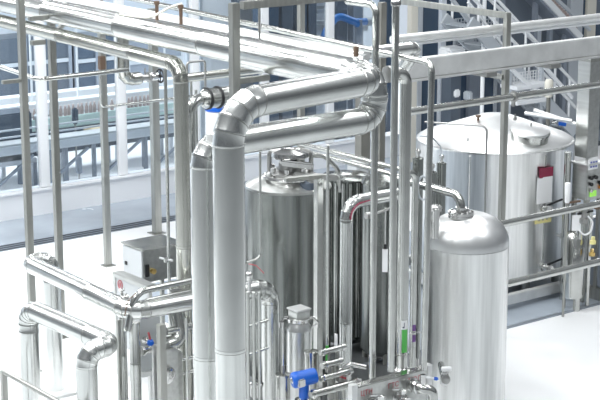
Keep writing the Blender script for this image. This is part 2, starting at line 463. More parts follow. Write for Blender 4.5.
# cable loop and hanger fittings on top of the rack
k = PZ(150, 20, 5.1)
rod('cable', 'cream cable looping over the rack near a clamped stub', 'cable', [along(k, 'y', 120), k+ZZ*.02, along(k, 'x', 170)+ZZ*.13, along(k, 'x', 182)+ZZ*.16], .014, 'whitewarm', br=.1)
for px, py, lab in ((157, 10, 'brown hanger stub standing on the rack pipe'), (181, 14, 'second brown hanger stub on the rack, nearer the gantry')):
    s = PZ(px, py+6, 5.1); tag(MB().cyl(s-ZZ*.05, s+ZZ*.14, .022).cyl(s+ZZ*.14, s+ZZ*.18, .034).build('hanger_stub', 'brown'), lab, 'hanger')
s = P(259.5, 42, 17.9); tag(MB().cyl(s, vert(s, 4), .013).build('hanger_rod', 'fitdark'), 'thin threaded rod hanging from the gantry crossbeam', 'rod')
s = P(356, 51, 17.9); tag(MB().cyl(s-ZZ*.06, s+ZZ*.05, .03).build('pipe_support', 'brown'), 'small brown pipe support under the thin rack tube', 'support')

# ------------------------------------------------------------------ upright slim tubes
v1 = P(375.5, 60, 18.2)
t1 = vert(v1, 5); rod('riser_tube', 'slim steel riser with a bent top passing beside the big mitred elbow', 'tube', [Z(v1, .02), t1, t1+Y*.5], .041, br=.11, seg=18)
v2 = P(394.5, 100, 17.6)
r2 = thing('riser_tube', 'slim steel riser with a capped top, foremost of the group', 'tube', Z(v2, 1.36))
MB().cyl(Z(v2, 1.36), vert(v2, 5), .041, seg=18).build('pipe', 'tube', r2)
MB().lathe(vert(v2, 6), [(.045, 0), (.056, .01), (.056, .05), (.05, .06)], 18).build('cap', 'fit', r2)
v3 = P(406, 72, 18.4); w3_ = along(v3, 'x', 390)
r3 = pipe('riser_tube', 'thick polished riser with an elbowed top and a green flow label', 'tube', [w3_, v3, Z(v3, .02)], .068, 'tube', br=.13, seam=3.2, seg=24)
MB().lathe(w3_, [(.075, -.05), (.095, -.045), (.095, -.01), (.075, 0), (.075, .03), (.098, .035), (.098, .07)], 20, X).build('clamp', 'fitdark', r3)
MB().lathe(Z(v3, 1.06), [(.10, 0), (.10, .05), (.075, .07)], 24).build('foot_flange', 'fit', r3)
def wrap_label(c, r, ztop, zbot, a0, a1, name, m, parent):
    """a label bent round a vertical tube, angles from the viewer's side"""
    g = MB(); n = 8; base = math.atan2(-GD.y, -GD.x)
    vo = []
    for rr in (r+.0015, r+.0035):
        row = []
        for i in range(n+1):
            a = base+a0+(a1-a0)*i/n
            row.append((Vector((c.x+rr*math.cos(a), c.y+rr*math.sin(a), zbot)), Vector((c.x+rr*math.cos(a), c.y+rr*math.sin(a), ztop))))
        vo.append(row)
    bmv = [[(g.bm.verts.new(p), g.bm.verts.new(q)) for p, q in row] for row in vo]
    for i in range(n):
        for row in bmv: g.bm.faces.new((row[i][0], row[i+1][0], row[i+1][1], row[i][1]))
        for k in (0, 1): g.bm.faces.new((bmv[0][i][k], bmv[0][i+1][k], bmv[1][i+1][k], bmv[1][i][k]))
    for i in (0, n): g.bm.faces.new((bmv[0][i][0], bmv[0][i][1], bmv[1][i][1], bmv[1][i][0]))
    return g.build(name, m, parent)
wl = wrap_label(v3, .068, vert(v3, 319).z, vert(v3, 328).z, -.25, .95, 'arrow_label', 'label', r3)
wrap_label(v3, .0705, vert(v3, 321).z, vert(v3, 326).z, .22, .32, 'arrow_shaft', 'ink', wl)
wrap_label(v3, .0705, vert(v3, 325).z, vert(v3, 326.4).z, .0, .32, 'arrow_barb', 'ink', wl)
wrap_label(v3, .068, vert(v3, 328).z, vert(v3, 351).z, -.1, .95, 'green_label', 'green', r3)
v4 = P(415.5, 172, 18.9); w4_ = along(v4, 'x', 408)
r4 = pipe('riser_tube', 'slim riser with a bent top and two purple labels', 'tube', [w4_-X*.05, v4, Z(v4, .02)], .041, 'tube', br=.1, seam=0, seg=18)
wrap_label(v4, .041, vert(v4, 324).z, vert(v4, 330).z, -.2, .9, 'purple_label', 'purple', r4)
wrap_label(v4, .041, vert(v4, 334).z, vert(v4, 341).z, -.2, .9, 'purple_label', 'purple', r4)
for zz_ in (331, 380): pass
ty = vert(v4, 332)-GD*.05
tag(MB().tube([ty-R*.05, ty, ty+R*.05+ZZ*.02, ty+R*.16], .008, .02, 8).build('tube_tie', 'fit'), 'small steel tie rod clamping the purple-labelled riser to its neighbour', 'clamp')
# thin rods in the middle of the plant
for px, a, b, d, r, lab in ((328, 145, 372, 18.9, .019, 'thin polished rod tube standing before the ribbed vessel'),
                            (260, 152, 258, 19.0, .015, 'thin rod tube in front of the dark vessel'),
                            (165, 60, 400, 21.6, .024, 'thin brownish riser in front of the cabinet')):
    s = P(px, a, d); e = vert(s, b)
    pts = [s, e]
    if px == 165: pts = [s, Z(s, 0)]
    if px == 260: pts = [s, e, along(e-ZZ*.02, 'x', 246)]
    o = rod('thin_riser', lab, 'tube', pts, r, br=.08)
g = P(324, 345, 18.9); gl = P(325.5, 340, 18.85)
for o_ in [o for o in C.objects if o.name.startswith('thin_riser')][:1]:
    s = P(328, 145, 18.9); wrap_label(s, .019, vert(s, 345).z, vert(s, 360).z, -1.0, 1.0, 'green_label', 'green', o_)
# crossing twin pipes to the front tank
zc = 0
n0 = P(459, 196, 19.5); zc = n0.z
n1 = PZ(300, 146, zc); n2 = n0
tn = (n1-n2).normalized()
# ------------------------------------------------------------------ front tank
T3 = P(467, 244, 19.6); r3_ = rpx(T3, 84)
T3b = Z(T3, 0); zs3 = T3.z
ft = thing('storage_tank', 'upright brushed steel tank with a domed top and bolted neck in the foreground', 'tank', T3b)
MB().lathe(T3b, [(r3_*.7, .12), (r3_*.95, .2), (r3_, .3), (r3_, zs3-.015), (r3_*1.004, zs3-.012), (r3_*1.004, zs3+.006), (r3_, zs3+.01)], 72).build('shell', 'tank', ft)
ztop = vert(P(460, 214, 19.5), 215).z
hh = ztop-zs3-.03
prof = [(r3_, zs3+.008), (r3_, zs3+.04)]
for k in range(1, 15):
    h_ = math.sin(PI/2*k/14); prof.append((max(0, r3_*(1-h_**1.9)**(1/2.5)), zs3+.04+hh*h_))
prof[-1] = (0, prof[-1][1])
MB().lathe(T3b, prof, 72, cap=False).build('dome', 'dome', ft)
for k in range(3):
    a = 2*PI*k/3+.4; q = T3b+Vector((math.cos(a), math.sin(a), 0))*r3_*.75
    MB().cyl(q, q+ZZ*.3, .05).build('leg', 'fit', ft)
nk = Vector((T3.x, T3.y, 0)); nkp = P(461, 213, 19.5)
nb = Vector((nkp.x, nkp.y, ztop-.10))
nf = MB().lathe(nb, [(.115, 0), (.115, .07), (.16, .075), (.16, .10), (.15, .102), (.15, .115), (.16, .117), (.16, .145), (.07, .15), (.07, .2)], 32).build('neck_flange', 'fit', ft)
for k in range(8):
    a = 2*PI*k/8+.2
    MB().lathe(nb+Vector((math.cos(a)*.135, math.sin(a)*.135, .07)), [(.014, 0), (.014, .09)], 8).build('bolt', 'fit', nf)
sn = P(435.5, 226, 19.3)
so = MB().lathe(sn-ZZ*.15, [(.055, 0), (.055, .34), (.085, .345), (.085, .375), (.07, .38), (.07, .40), (.03, .41)], 20).build('side_nozzle', 'fit', ft)
# ------------------------------------------------------------------ overflow pipe to the neck
n0 = Vector((nb.x, nb.y, nb.z+.18)); up = n0+ZZ*.22
zc = up.z
m1 = PZ(300, 146, zc); dirm = (m1-up); 
far_ = along(up, 'y', 300)
pipe('process_pipe', 'bare steel pipe ending in a swept elbow on the front tank neck', 'pipe', [n0, vert(n0, 195.5), along(vert(n0, 195.5), 'y', 398)], .052, 'tube', br=.17, seam=0, seg=20)
up = vert(n0, 195.5)
for k, (py, r, lab) in enumerate(((163, .033, 'upper of the two slim parallel tubes crossing behind the tall risers'), (170, .033, 'lower of the two slim parallel tubes crossing behind the tall risers'))):
    s = P(390, py+3.5, 20.6); e = along(s, 'y', 296)
    rod('cross_tube', lab, 'tube', [s-Y*.3, e], r, seg=14)
# ------------------------------------------------------------------ wide tank with a conical roof
T4 = P(495, 140, 26.0); r4_ = rpx(T4, 157); z4 = T4.z; b4 = Z(T4, 0)
wt = thing('storage_tank', 'widest steel tank with a shallow white conical roof and round manway', 'tank', b4)
z40 = .32
MB().lathe(b4, [(r4_*.9, z40-.05), (r4_, z40), (r4_, z4-.01), (r4_*1.006, z4), (r4_*1.006, z4+.03), (r4_*.985, z4+.05)], 96).build('shell', 'tank', wt)
zr = z4+.42
MB().lathe(b4, [(r4_*.985, z4+.045), (r4_*.93, z4+.09), (r4_*.2, zr-.01), (r4_*.1, zr), (0, zr+.01)], 96, cap=False).build('roof', 'dome', wt)
for k in range(6):
    a = 2*PI*k/6+.3; q = b4+Vector((math.cos(a), math.sin(a), 0))*r4_*.82
    MB().cyl(q, q+ZZ*(z40+.02), .07).build('leg', 'frame', wt)
for a_ in (-.42, .55, 1.35):                                # weld seams of the shell
    an = math.atan2(-GD.y, -GD.x)+a_
    q = b4+Vector((math.cos(an), math.sin(an), 0))*(r4_+.002)
    MB().box(q+ZZ*(z40+z4)/2, (.012, .012, z4-z40-.05)).build('weld_seam', 'fit', wt)
def roof_at(px, py):                                        # point on the cone seen there
    lo = None; rr = ray(px, py).normalized()
    for k in range(3000):
        q = CAM+rr*(20+k*.004); d2 = math.hypot(q.x-b4.x, q.y-b4.y)
        if d2 < r4_ and q.z < z4+.045+(zr-z4-.045)*(1-d2/(r4_*.985)): return q
    return CAM+rr*26
mw = roof_at(529.5, 139)
tilt = (ZZ-GD*.20+R*.05).normalized()
mo = MB().lathe(mw-tilt*.09, [(.29, 0), (.29, .19), (.31, .195), (.31, .22)], 40, tilt).build('manway', 'tube', wt)
MB().lathe(mw+tilt*.13, [(.305, 0), (.31, .02), (.30, .04), (.15, .075), (0, .085)], 40, tilt, cap=False).build('lid', 'dome', mo)
MB().lathe(mw+tilt*.2, [(.01, 0), (.01, .07)], 8, tilt).build('lid_handle', 'fitdark', mo)
MB().lathe(mw-tilt*.09, [(.345, 0), (.345, .05), (.28, .055)], 40, tilt).build('manway_collar', 'tube', mo)
for px, py, nm in ((468, 143, 'vent_hook'), (515, 119, 'plug')):
    q = roof_at(px, py); MB().lathe(q-ZZ*.02, [(.03, 0), (.03, .05), (.012, .06), (.012, .10)] if nm == 'plug' else [(.016, 0), (.016, .1)], 10).build(nm, 'fitdark' if nm == 'plug' else 'fit', wt)
q = roof_at(478, 124); MB().lathe(q-ZZ*.03, [(.02, 0), (.02, .14), (.045, .145), (.045, .175)], 12).build('breather', 'brown', wt)
def on_shell(px, py, out=.0):
    rr = ray(px, py); 
    rr = rr.normalized()
    for k in range(4000):
        q = CAM+rr*(22+k*.002)
        if math.hypot(q.x-b4.x, q.y-b4.y) <= r4_+out: break
    return q, Vector((q.x-b4.x, q.y-b4.y, 0)).normalized()
def plate(px0, px1, py0, py1, name, m, parent, out=.02, th=.01):
    q, nr = on_shell((px0+px1)/2, (py0+py1)/2, out); sd = ZZ.cross(nr)
    w = abs((on_shell(px1, (py0+py1)/2, out)[0]-on_shell(px0, (py0+py1)/2, out)[0]).dot(sd)); h = vert(q, py0).z-vert(q, py1).z
    return MB().box(q, (w, th, h), sd, nr, ZZ).build(name, m, parent)
nt_ = plate(537, 552, 177, 203, 'notice_sheet', 'label', wt)
plate(539.5, 553, 167.5, 177.5, 'notice_header', 'maroon', nt_)
yl = plate(535, 551, 215.5, 223, 'yellow_label', 'yellow', wt)
for i, f_ in enumerate((.25, .5, .75)):
    q, nr = on_shell(535+16*f_, 219.3-.8*(i-1), .03); MB().box(q, (.035, .006, .035), ZZ.cross(nr), nr, ZZ).build('label_mark', 'fitdark', yl)
for px, py, lab in ((541, 207, ''), (541, 266, '')):
    q, nr = on_shell(px, py, 0); sd = ZZ.cross(nr)
    vo = MB().lathe(q, [(.05, -.02), (.05, .05), (.075, .055), (.075, .085), (.045, .09), (.045, .19), (.065, .195), (.065, .23)], 16, nr).build('outlet_valve', 'fit', wt)
    MB().bar(q+nr*.14+ZZ*.05, q+nr*.16+ZZ*.12+R*.24+U*.04, .035, .03, .01).build('lever', 'black', vo)
    MB().cyl(q+nr*.14, q+nr*.14+ZZ*.08, .02).build('stem', 'fit', vo)
q, nr = on_shell(557, 235, 0)
MB().lathe(q, [(.025, -.02), (.025, .07), (.045, .075), (.045, .11)], 12, nr).build('sample_port', 'fit', wt)
# rim fittings and conduits over the roof
q0 = P(425, 122, 25.0); q1 = P(487, 126, 24.6)
rod('conduit', 'thin conduit bent over the wide tank roof and down its side', 'conduit', [q0, q1, vert(q1, 330)], .016, 'fitdark', br=.1)
# dark cylinders between the tanks
for px, py, d, rp, lab in ((418, 158, 20.6, 11, 'small dark steel cylinder behind the bent riser, topped by a fitting'),
                           (441.5, 163, 21.3, 9.5, 'small dark steel cylinder behind the front tank, topped by a fitting'),
                           (432, 172, 22.2, 10, 'short pale cylinder standing between two darker ones')):
    s = P(px, py, d); r = rpx(s, rp)
    cy = thing('filter_housing', lab, 'filter', Z(s, .5))
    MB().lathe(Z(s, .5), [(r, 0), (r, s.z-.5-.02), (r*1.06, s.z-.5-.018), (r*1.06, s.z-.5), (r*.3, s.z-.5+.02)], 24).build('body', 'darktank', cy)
    MB().lathe(s, [(r*.3, 0), (r*.3, .06), (r*.55, .065), (r*.55, .10), (r*.2, .12)], 14).build('top_fitting', 'fit', cy)
    for k in range(3): MB().cyl(Z(s, 0)+Vector((math.cos(k*2.1), math.sin(k*2.1), 0))*r*.8, Z(s, .52)+Vector((math.cos(k*2.1), math.sin(k*2.1), 0))*r*.8, .015).build('leg', 'fit', cy)
a = P(420, 136, 21.0); b = P(441, 160, 21.3)
rod('hose', 'thin clear hose arching over to the dark cylinder behind the front tank', 'hose', [a, P(432, 137, 21.1), P(441, 147, 21.2), b], .010, 'machlight', br=.15)
a = P(426, 186, 18.8); hp = []
for k in range(13):
    t = 2*PI*k/14; hp.append(P(423+5*math.cos(t), 188+12*math.sin(t), 18.9))
rod('cable', 'coiled pale cable hanging among the bent riser and the front tank', 'cable', hp, .012, 'machlight', br=.03)
# ------------------------------------------------------------------ dark vessel with mixer
T1 = P(288, 186, 21.0); r1_ = rpx(T1, 87); b1_ = Z(T1, 0); z1_ = T1.z
dv = thing('mixing_vessel', 'dark brushed vessel with a conical top and clamped mixer head behind the big uprights', 'vessel', b1_)
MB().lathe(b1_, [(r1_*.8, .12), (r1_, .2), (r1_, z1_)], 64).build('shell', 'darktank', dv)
MB().lathe(b1_, [(r1_, z1_-.01), (r1_*.98, z1_+.03), (r1_*.3, z1_+.24), (.12, z1_+.25), (0, z1_+.25)], 64, cap=False).build('cone_top', 'cab', dv)
for k in range(4):
    an = k*PI/2+.5; q = b1_+Vector((math.cos(an), math.sin(an), 0))*r1_*.85
    MB().cyl(q, q+ZZ*.45, .05).build('leg', 'frame', dv)
mx = b1_+ZZ*(z1_+.15)+R*.03-GD*.14
MB().lathe(mx, [(.24, 0), (.24, .05), (.27, .055), (.27, .08), (.15, .09), (.15, .2)], 28).build('mixer_flange', 'fitdark', dv)
MB().lathe(mx+ZZ*.2, [(.11, 0), (.11, .05), (.22, .06), (.26, .09), (.25, .14), (.12, .18), (0, .19)], 28, cap=False).build('mixer_head', 'fit', dv)
for s_ in (-1, 1):
    MB().tube([mx+R*.27*s_+ZZ*.08, mx+R*.27*s_+ZZ*.34, mx+R*.12*s_+ZZ*.36], .032, .07, 10).build('yoke', 'fitdark', dv)
MB().bar(mx+R*.05+ZZ*.08-GD*.2, mx+R*.62-GD*.32+ZZ*.06, .07, .07, .01).build('support_arm', 'fitdark', dv)
MB().lathe(mx+R*.22-GD*.22+ZZ*(-.28), [(.06, 0), (.06, .1), (.1, .11), (.1, .26), (.07, .28)], 18).build('gear_motor', 'machdark', dv)
MB().tube([mx+R*.1+ZZ*.3, mx+R*.45+ZZ*.28, mx+R*.62+ZZ*.1, mx+R*.64-ZZ*.2], .03, .15, 10).build('vent_pipe', 'tube', dv)
for k in range(7):
    an = 2*PI*k/7+.3; q = mx+Vector((math.cos(an), math.sin(an), 0))*.25
    MB().cyl(q-ZZ*.02, q+ZZ*.14, .018).cyl(q+ZZ*.10, q+ZZ*.15, .034).build('swing_bolt', 'fit', dv)
MB().rings([(mx+ZZ*.02+(R*math.cos(a)+GD*math.sin(a))*.34, -R*math.sin(a)+GD*math.cos(a), .022) for a in [2*PI*i/24 for i in range(25)]], 8, False).build('spray_ring', 'fit', dv)
MB().bar(mx-R*.12-GD*.2+ZZ*.24, mx+R*.30-GD*.26+ZZ*.20, .09, .08, .02).build('drive_housing', 'fit', dv)
MB().cyl(mx+R*.26-GD*.24-ZZ*.30, mx+R*.26-GD*.24+ZZ*.02, .055).build('drain_stub', 'fitdark', dv)
# ribbed vessel behind the tall risers
T2 = P(346, 176, 22.6); r2_ = rpx(T2, 52); b2 = Z(T2, 0); z2_ = T2.z
rv = thing('ribbed_vessel', 'narrow steel vessel with half-pipe ribs behind the slim jacketed riser', 'vessel', b2)
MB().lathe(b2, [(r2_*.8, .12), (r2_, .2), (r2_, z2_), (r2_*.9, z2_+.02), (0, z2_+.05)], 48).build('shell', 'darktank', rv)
for k in range(9):
    an = math.atan2(-GD.y, -GD.x)-1.15+k*.26; q = b2+Vector((math.cos(an), math.sin(an), 0))*(r2_+.015)
    MB().cyl(q+ZZ*.25, q+ZZ*(z2_-.02), .032, seg=12).build('rib', 'tube', rv)
for k in range(3):
    an = k*2.1; q = b2+Vector((math.cos(an), math.sin(an), 0))*r2_*.8; MB().cyl(q, q+ZZ*.5, .04).build('leg', 'frame', rv)
# plain vessel further along
Tc = P(384, 182, 22.0); rc = rpx(Tc, 46); bc = Z(Tc, 0)
pv = thing('mixing_vessel', 'shadowed plain vessel behind the cluster of tall risers', 'vessel', bc)
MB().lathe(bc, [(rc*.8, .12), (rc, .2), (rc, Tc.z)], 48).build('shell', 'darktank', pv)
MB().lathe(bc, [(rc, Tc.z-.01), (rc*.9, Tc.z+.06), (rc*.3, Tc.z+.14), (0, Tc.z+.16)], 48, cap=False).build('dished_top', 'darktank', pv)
for k in range(3):
    an = k*2.1; q = bc+Vector((math.cos(an), math.sin(an), 0))*rc*.8; MB().cyl(q, q+ZZ*.5, .04).build('leg', 'frame', pv)
tq = P(358, 163, 23.6); tw = rpx(tq, 22)*2/1.403
tb2 = thing('terminal_box', 'square grey box on legs tucked behind the slim jacketed elbow', 'box', Z(tq, 0))
MB().box(tq-ZZ*.35, (tw, tw, .7), bev=.01).build('body', 'cabpaint', tb2)
MB().box(tq+ZZ*.01, (tw*1.08, tw*1.08, .03), bev=.006).build('lid', 'beam', tb2)
for sx in (-.4, .4):
    for sy in (-.4, .4): MB().box(Vector((tq.x+tw*sx, tq.y+tw*sy, (tq.z-.68)/2)), (.05, .05, tq.z-.68)).build('leg', 'frame', tb2)
# duct column and bright corner column
dcol = P(362.5, 150, 24.4)
dc_ = thing('duct', 'square grey duct rising behind the ribbed vessel to the big pipe', 'duct', Z(dcol, 0))
wd = rpx(dcol, 16)*2/1.403
MB().box(Vector((dcol.x, dcol.y, 1.9)), (wd, wd, 3.8), bev=.01).build('casing', 'darkframe', dc_)
MB().box(Vector((dcol.x, dcol.y, 1.95)), (wd*1.12, wd*1.12, .04)).build('joint_flange', 'frame', dc_)
fc = P(318.5, 178, 20.0); wf = rpx(fc, 10)*2/1.403
fo = thing('support_post', 'bright square support post carrying the mixer arm', 'post', Z(fc, 0))
MB().box(Vector((fc.x, fc.y, fc.z/2)), (wf, wf, fc.z), bev=.006).build('upright', 'tube', fo)
MB().bar(Vector((fc.x, fc.y, fc.z+.02))+X*.05, Vector((fc.x, fc.y, fc.z+.02))-X*.45+Y*.1, .10, .05, .008).build('top_plate', 'frame', fo)
# ------------------------------------------------------------------ rails and beam on the far side
def rail(name, label, px, py, d, r, pxa, pxb, m='tube', group=None, clamps=()):
    s = P(px, py, d); a = along(s, 'x', pxa); b = along(s, 'x', pxb)
    root = thing(name, label, 'rail', Vector((a.x, a.y, a.z)), group)
    MB().cyl(a, b, r, seg=16).build('tube', m, root)
    for c in clamps:
        q = along(s, 'x', c); MB().lathe(q-X*.02, [(r, 0), (r*1.5, .004), (r*1.5, .04), (r, .044)], 16, X).build('clamp', 'fitdark', root)
        MB().box(q-ZZ*r*1.8, (.03, .05, r*1.6)).build('clamp_foot', 'fitdark', root)
    return root, s
rail('pipe_rail', 'uppermost long steel rail crossing behind the frame post above the big beam', 512, 26.5, 23.35, .055, 392, 660, 'beam')
rail('pipe_rail', 'uppermost rail companion, slimmer and just below it', 512, 32, 23.42, .030, 392, 660, 'white')
rail('pipe_rail', 'steel rail clamped to the frame post just below the big beam', 512, 97, 22.75, .052, 409, 660, 'tube', clamps=(513.5,))
rail('pipe_rail', 'middle guard rail in front of the wide tank', 560, 211.8, 22.6, .050, 480, 660, 'tube')
rail('pipe_rail', 'lowest guard rail in front of the wide tank base', 560, 271, 22.6, .052, 480, 660, 'tube')
s = P(512, 56, 22.72); a = along(s, 'x', 397); b = along(s, 'x', 660)
bm_ = thing('support_beam', 'big pale square beam running across above the wide tank', 'beam', a)
MB().bar(a, b, .14, .26, .012).build('box_section', 'beam', bm_)
MB().bar(a-ZZ*.15, b-ZZ*.15, .20, .03, .004).build('lower_flange', 'beam', bm_)
for px in (484, 548):
    q = along(s, 'x', px)-ZZ*.19-Y*.02; MB().box(q, (.20, .30, .06), bev=.006).build('lug', 'fitdark', bm_)
# arm off the post and the sloping top bar of the frame
q = vert(S8, 77); tag(MB().bar(q-X*.04, along(q, 'y', 474), .06, .07, .006).build('crossbar', 'frame'), 'short grey arm joining the frame post below the big beam', 'bar')
q = vert(S8, 15.5); tag(MB().bar(q-Y*.04, along(q, 'y', 398), .085, .085, .008).build('crossbar', 'frame'), 'grey square bar running back from the top of the frame post', 'bar')
# short pale pipe end behind the tall risers
pe = P(412, 48, 20.6); pipe('insulated_pipe', 'pale pipe stub with a turned-down elbow behind the tall risers', 'pipe', [along(pe, 'x', 330), along(pe, 'x', 417), along(pe, 'x', 417)-ZZ*.3+Y*.25], .082, 'jacket', br=.12, mitre=3, seam=0, seg=20)
# guard rail near the corner
gp = P(3.5, 370, 19.0)
gr = thing('guard_rail', 'low square guard rail at the near corner below the low pipes', 'rail', Z(gp, 0))
w = .07
MB().box(Vector((gp.x, gp.y, gp.z/2)), (w, w, gp.z), bev=.004).build('upright', 'frame', gr)
e = along(gp, 'y', 95)
MB().cyl(gp-ZZ*.02, e-ZZ*.02, .032).build('rail_tube', 'frame', gr)
MB().box(Vector((e.x, e.y, e.z/2-.02)), (w, w, e.z-.04), bev=.004).build('upright', 'frame', gr)
q = P(40, 401, 18.6); tag(MB().bar(q, along(q, 'x', 78), .10, .035, .004).build('kick_plate', 'beam'), 'flat steel bar beside the lowest jacketed uprights', 'bar')
# ------------------------------------------------------------------ steel cabinet, control panel
cm = P(143.5, 251, 22.4); ca = along(cm, 'y', 123.5); cb = along(cm, 'x', 182)
hC = cm.z-vert(cm, 283.5).z; Lx = (cb-cm).length; Ly = (ca-cm).length
cc = cm+X*Lx/2+Y*Ly/2
cab = thing('control_cabinet', 'stainless control cabinet on legs between the drop pipe and the white floor', 'cabinet', Z(cc, 0))
MB().box(cc-ZZ*hC/2, (Lx, Ly, hC), bev=.008).build('body', 'cab', cab)
MB().box(cc+ZZ*.012, (Lx+.06, Ly+.06, .025), bev=.006).build('roof_lip', 'tube', cab)
cd = MB().box(cm+Y*Ly/2-X*.012-ZZ*hC/2, (.024, Ly*.94, hC*.94), bev=.005).build('door', 'cabpaint', cab)
MB().box(cm+Y*Ly*.80-X*.03-ZZ*hC*.55, (.02, .05, .05)).build('lock', 'black', cd)
MB().box(cm-Y*.012+X*.05-ZZ*hC*.62, (.06, .03, .18), bev=.006).build('hinge', 'black', cab)
MB().lathe(cm-Y*.0+X*.14-ZZ*hC*.66, [(.04, 0), (.04, .05), (.02, .06)], 14, -Y).build('selector_knob', 'brass', cab)
for sx in (.06, .94):
    for sy in (.08, .92):
        q = cm+X*Lx*sx+Y*Ly*sy; MB().box(Vector((q.x, q.y, (q.z-hC)/2+.01)), (.05, .05, q.z-hC+.02)).build('leg', 'frame', cab)
q = P(166, 260, 21.4)
hv2 = thing('valve', 'tiny tap with a pale cross handle on the brownish thin riser', 'valve', q)
MB().cyl(q-R*.09+U*.03, q+R*.09-U*.01, .014).build('handle', 'label', hv2)
MB().cyl(q-ZZ*.03, q+ZZ*.03, .028).build('body', 'fit', hv2)
# panel in front of it
pm = P(149, 287, 20.7); pl = along(pm, 'y', 117)
cp = thing('operator_console', 'leaning-edge steel panel with a red round mark beside the cabinet', 'panel', Z((pm+pl)/2, 0))
hp_ = .95; md = (pm+pl)/2
MB().box(md-ZZ*(hp_/2+.03), (.07, (pl-pm).length, hp_)).build('plate', 'cabpaint', cp)
MB().box(md+X*.02, (.16, (pl-pm).length+.05, .06), bev=.008).build('top_cap', 'cab', cp)
MB().box(Vector((pl.x, pl.y+.0, pm.z-hp_/2)), (.10, .07, hp_), bev=.005).build('end_upright', 'cab', cp)
MB().box(Vector((pm.x, pm.y, (pm.z)/2)), (.06, .06, pm.z), bev=.005).build('leg', 'beam', cp)
MB().box(Vector((pl.x, pl.y, (pm.z)/2)), (.06, .06, pm.z), bev=.005).build('leg', 'beam', cp)
mk = along(pm, 'y', 122.5); mk = vert(mk, 284)-X*.04
g = MB(); g.rings([(mk+(Y*math.cos(a)+ZZ*math.sin(a))*.055, -Y*math.sin(a)+ZZ*math.cos(a), .006) for a in [2*PI*i/20 for i in range(21)]], 6, False)
g.box(mk, (.006, .05, .01)); g.box(mk+ZZ*.02, (.006, .035, .01)); g.box(mk-ZZ*.02, (.006, .04, .01)); g.build('round_mark', 'red', cp)
# short pipes above the low jacketed pipe
q = P(190, 281, 18.95); qa = along(q, 'x', 135)
bp = pipe('process_pipe', 'bright steel pipe with a clamped bend above the low jacketed run', 'pipe', [along(q, 'x', 205), qa, qa-ZZ*.45-X*.12], .042, 'tube', br=.2, seam=0, seg=18)
qb = P(133, 298, 19.2); tb = (qa-ZZ*.4-qa).normalized()
MB().tube([qa+X*.02+ZZ*.0-GD*.05, qa-X*.10-ZZ*.07-GD*.05, qa-X*.14-ZZ*.25-GD*.05], .007, .1, 8).build('edge_band', 'brown', bp)
for py, r, lab in ((290, .022, 'thin tube below the bright clamped pipe, upper of two'), (296, .030, 'thin tube below the bright clamped pipe, lower of two')):
    s = P(195, py, 18.95); rod('process_tube', lab, 'tube', [along(s, 'x', 205), along(s, 'x', 146)], r)
for px, py, lab in ((122, 298, 'small clamp valve at the end of the control panel'), (174, 290, 'small clamp valve on the thin tubes below the bright pipe')):
    s = P(px, py, 18.9); vv = thing('valve', lab, 'valve', s-ZZ*.06)
    MB().lathe(s-X*.07, [(.03, 0), (.05, .005), (.05, .03), (.034, .035), (.034, .105), (.05, .11), (.05, .135), (.03, .14)], 14, X).build('body', 'fit', vv)
    MB().cyl(s, s+ZZ*.10, .016).cyl(s+ZZ*.09, s+ZZ*.11, .035).build('stem', 'fit', vv)
# ------------------------------------------------------------------ stand under the low run: risers, panel, exchanger
for px, rp, d, lab in ((134.5, 11, 18.6, 'thicker jacketed riser just under the bend of the low run'), (122.5, 7.5, 18.9, 'slimmer riser beside it under the bend of the low run')):
    s = P(px, 322, d); pipe('riser_tube', lab, 'tube', [Z(s, 0), Z(s, 1.62)], rpx(s, rp), 'tube', seam=.55, seg=24)
s = P(119, 340, 18.75); tag(MB().box(Vector((s.x, s.y, .8)), (.04, .04, 1.6)).build('stand_post', 'frame'), 'thin square stand post next to the slimmer riser', 'post')
s = P(161.5, 340, 18.3); w = .085
tag(MB().box(Vector((s.x, s.y, .86)), (w, w, 1.66), bev=.005).build('stand_post', 'frame'), 'bright square stand post in front of the heat exchanger', 'post')
s = P(150, 345, 18.9); a = along(s, 'x', 140); b = along(s, 'x', 160)
ip_ = thing('instrument_plate', 'flat grey instrument plate with a blue and red valve knob', 'panel', Z((a+b)/2, .9))
hz = vert(s, 380).z
md = (a+b)/2; zt = vert(s, 316).z; zb = vert(s, 372).z
MB().box(Vector((md.x, md.y, (zt+zb)/2)), ((b-a).length, .03, zt-zb), bev=.004).build('plate', 'cabpaint', ip_)
MB().box(Vector((md.x, md.y, zb/2)), (.05, .05, zb+.02)).build('leg', 'beam', ip_)
MB().bar(Vector((a.x, a.y-.02, zb)), Vector((b.x, b.y-.02, zb)), .05, .06).build('lower_bar', 'beam', ip_)
q = P(147, 341, 18.75)
MB().lathe(q, [(.045, -.05), (.045, 0), (.03, .01), (.03, .06)], 14, -Y).build('valve_body', 'fit', ip_)
MB().lathe(q-Y*.06, [(.04, 0), (.045, .02), (.03, .05)], 12, -Y).build('blue_knob', 'blue', ip_)
MB().bar(q-Y*.08+ZZ*.02, q-Y*.09+ZZ*.13-R*.03, .02, .02).build('red_lever', 'red', ip_)
q = P(147, 350, 18.72)
MB().lathe(q+X*.09, [(.06, 0), (.06, .03), (.04, .04), (.04, .13), (.06, .14), (.06, .17)], 16, -X).build('clamped_union', 'fit', ip_)
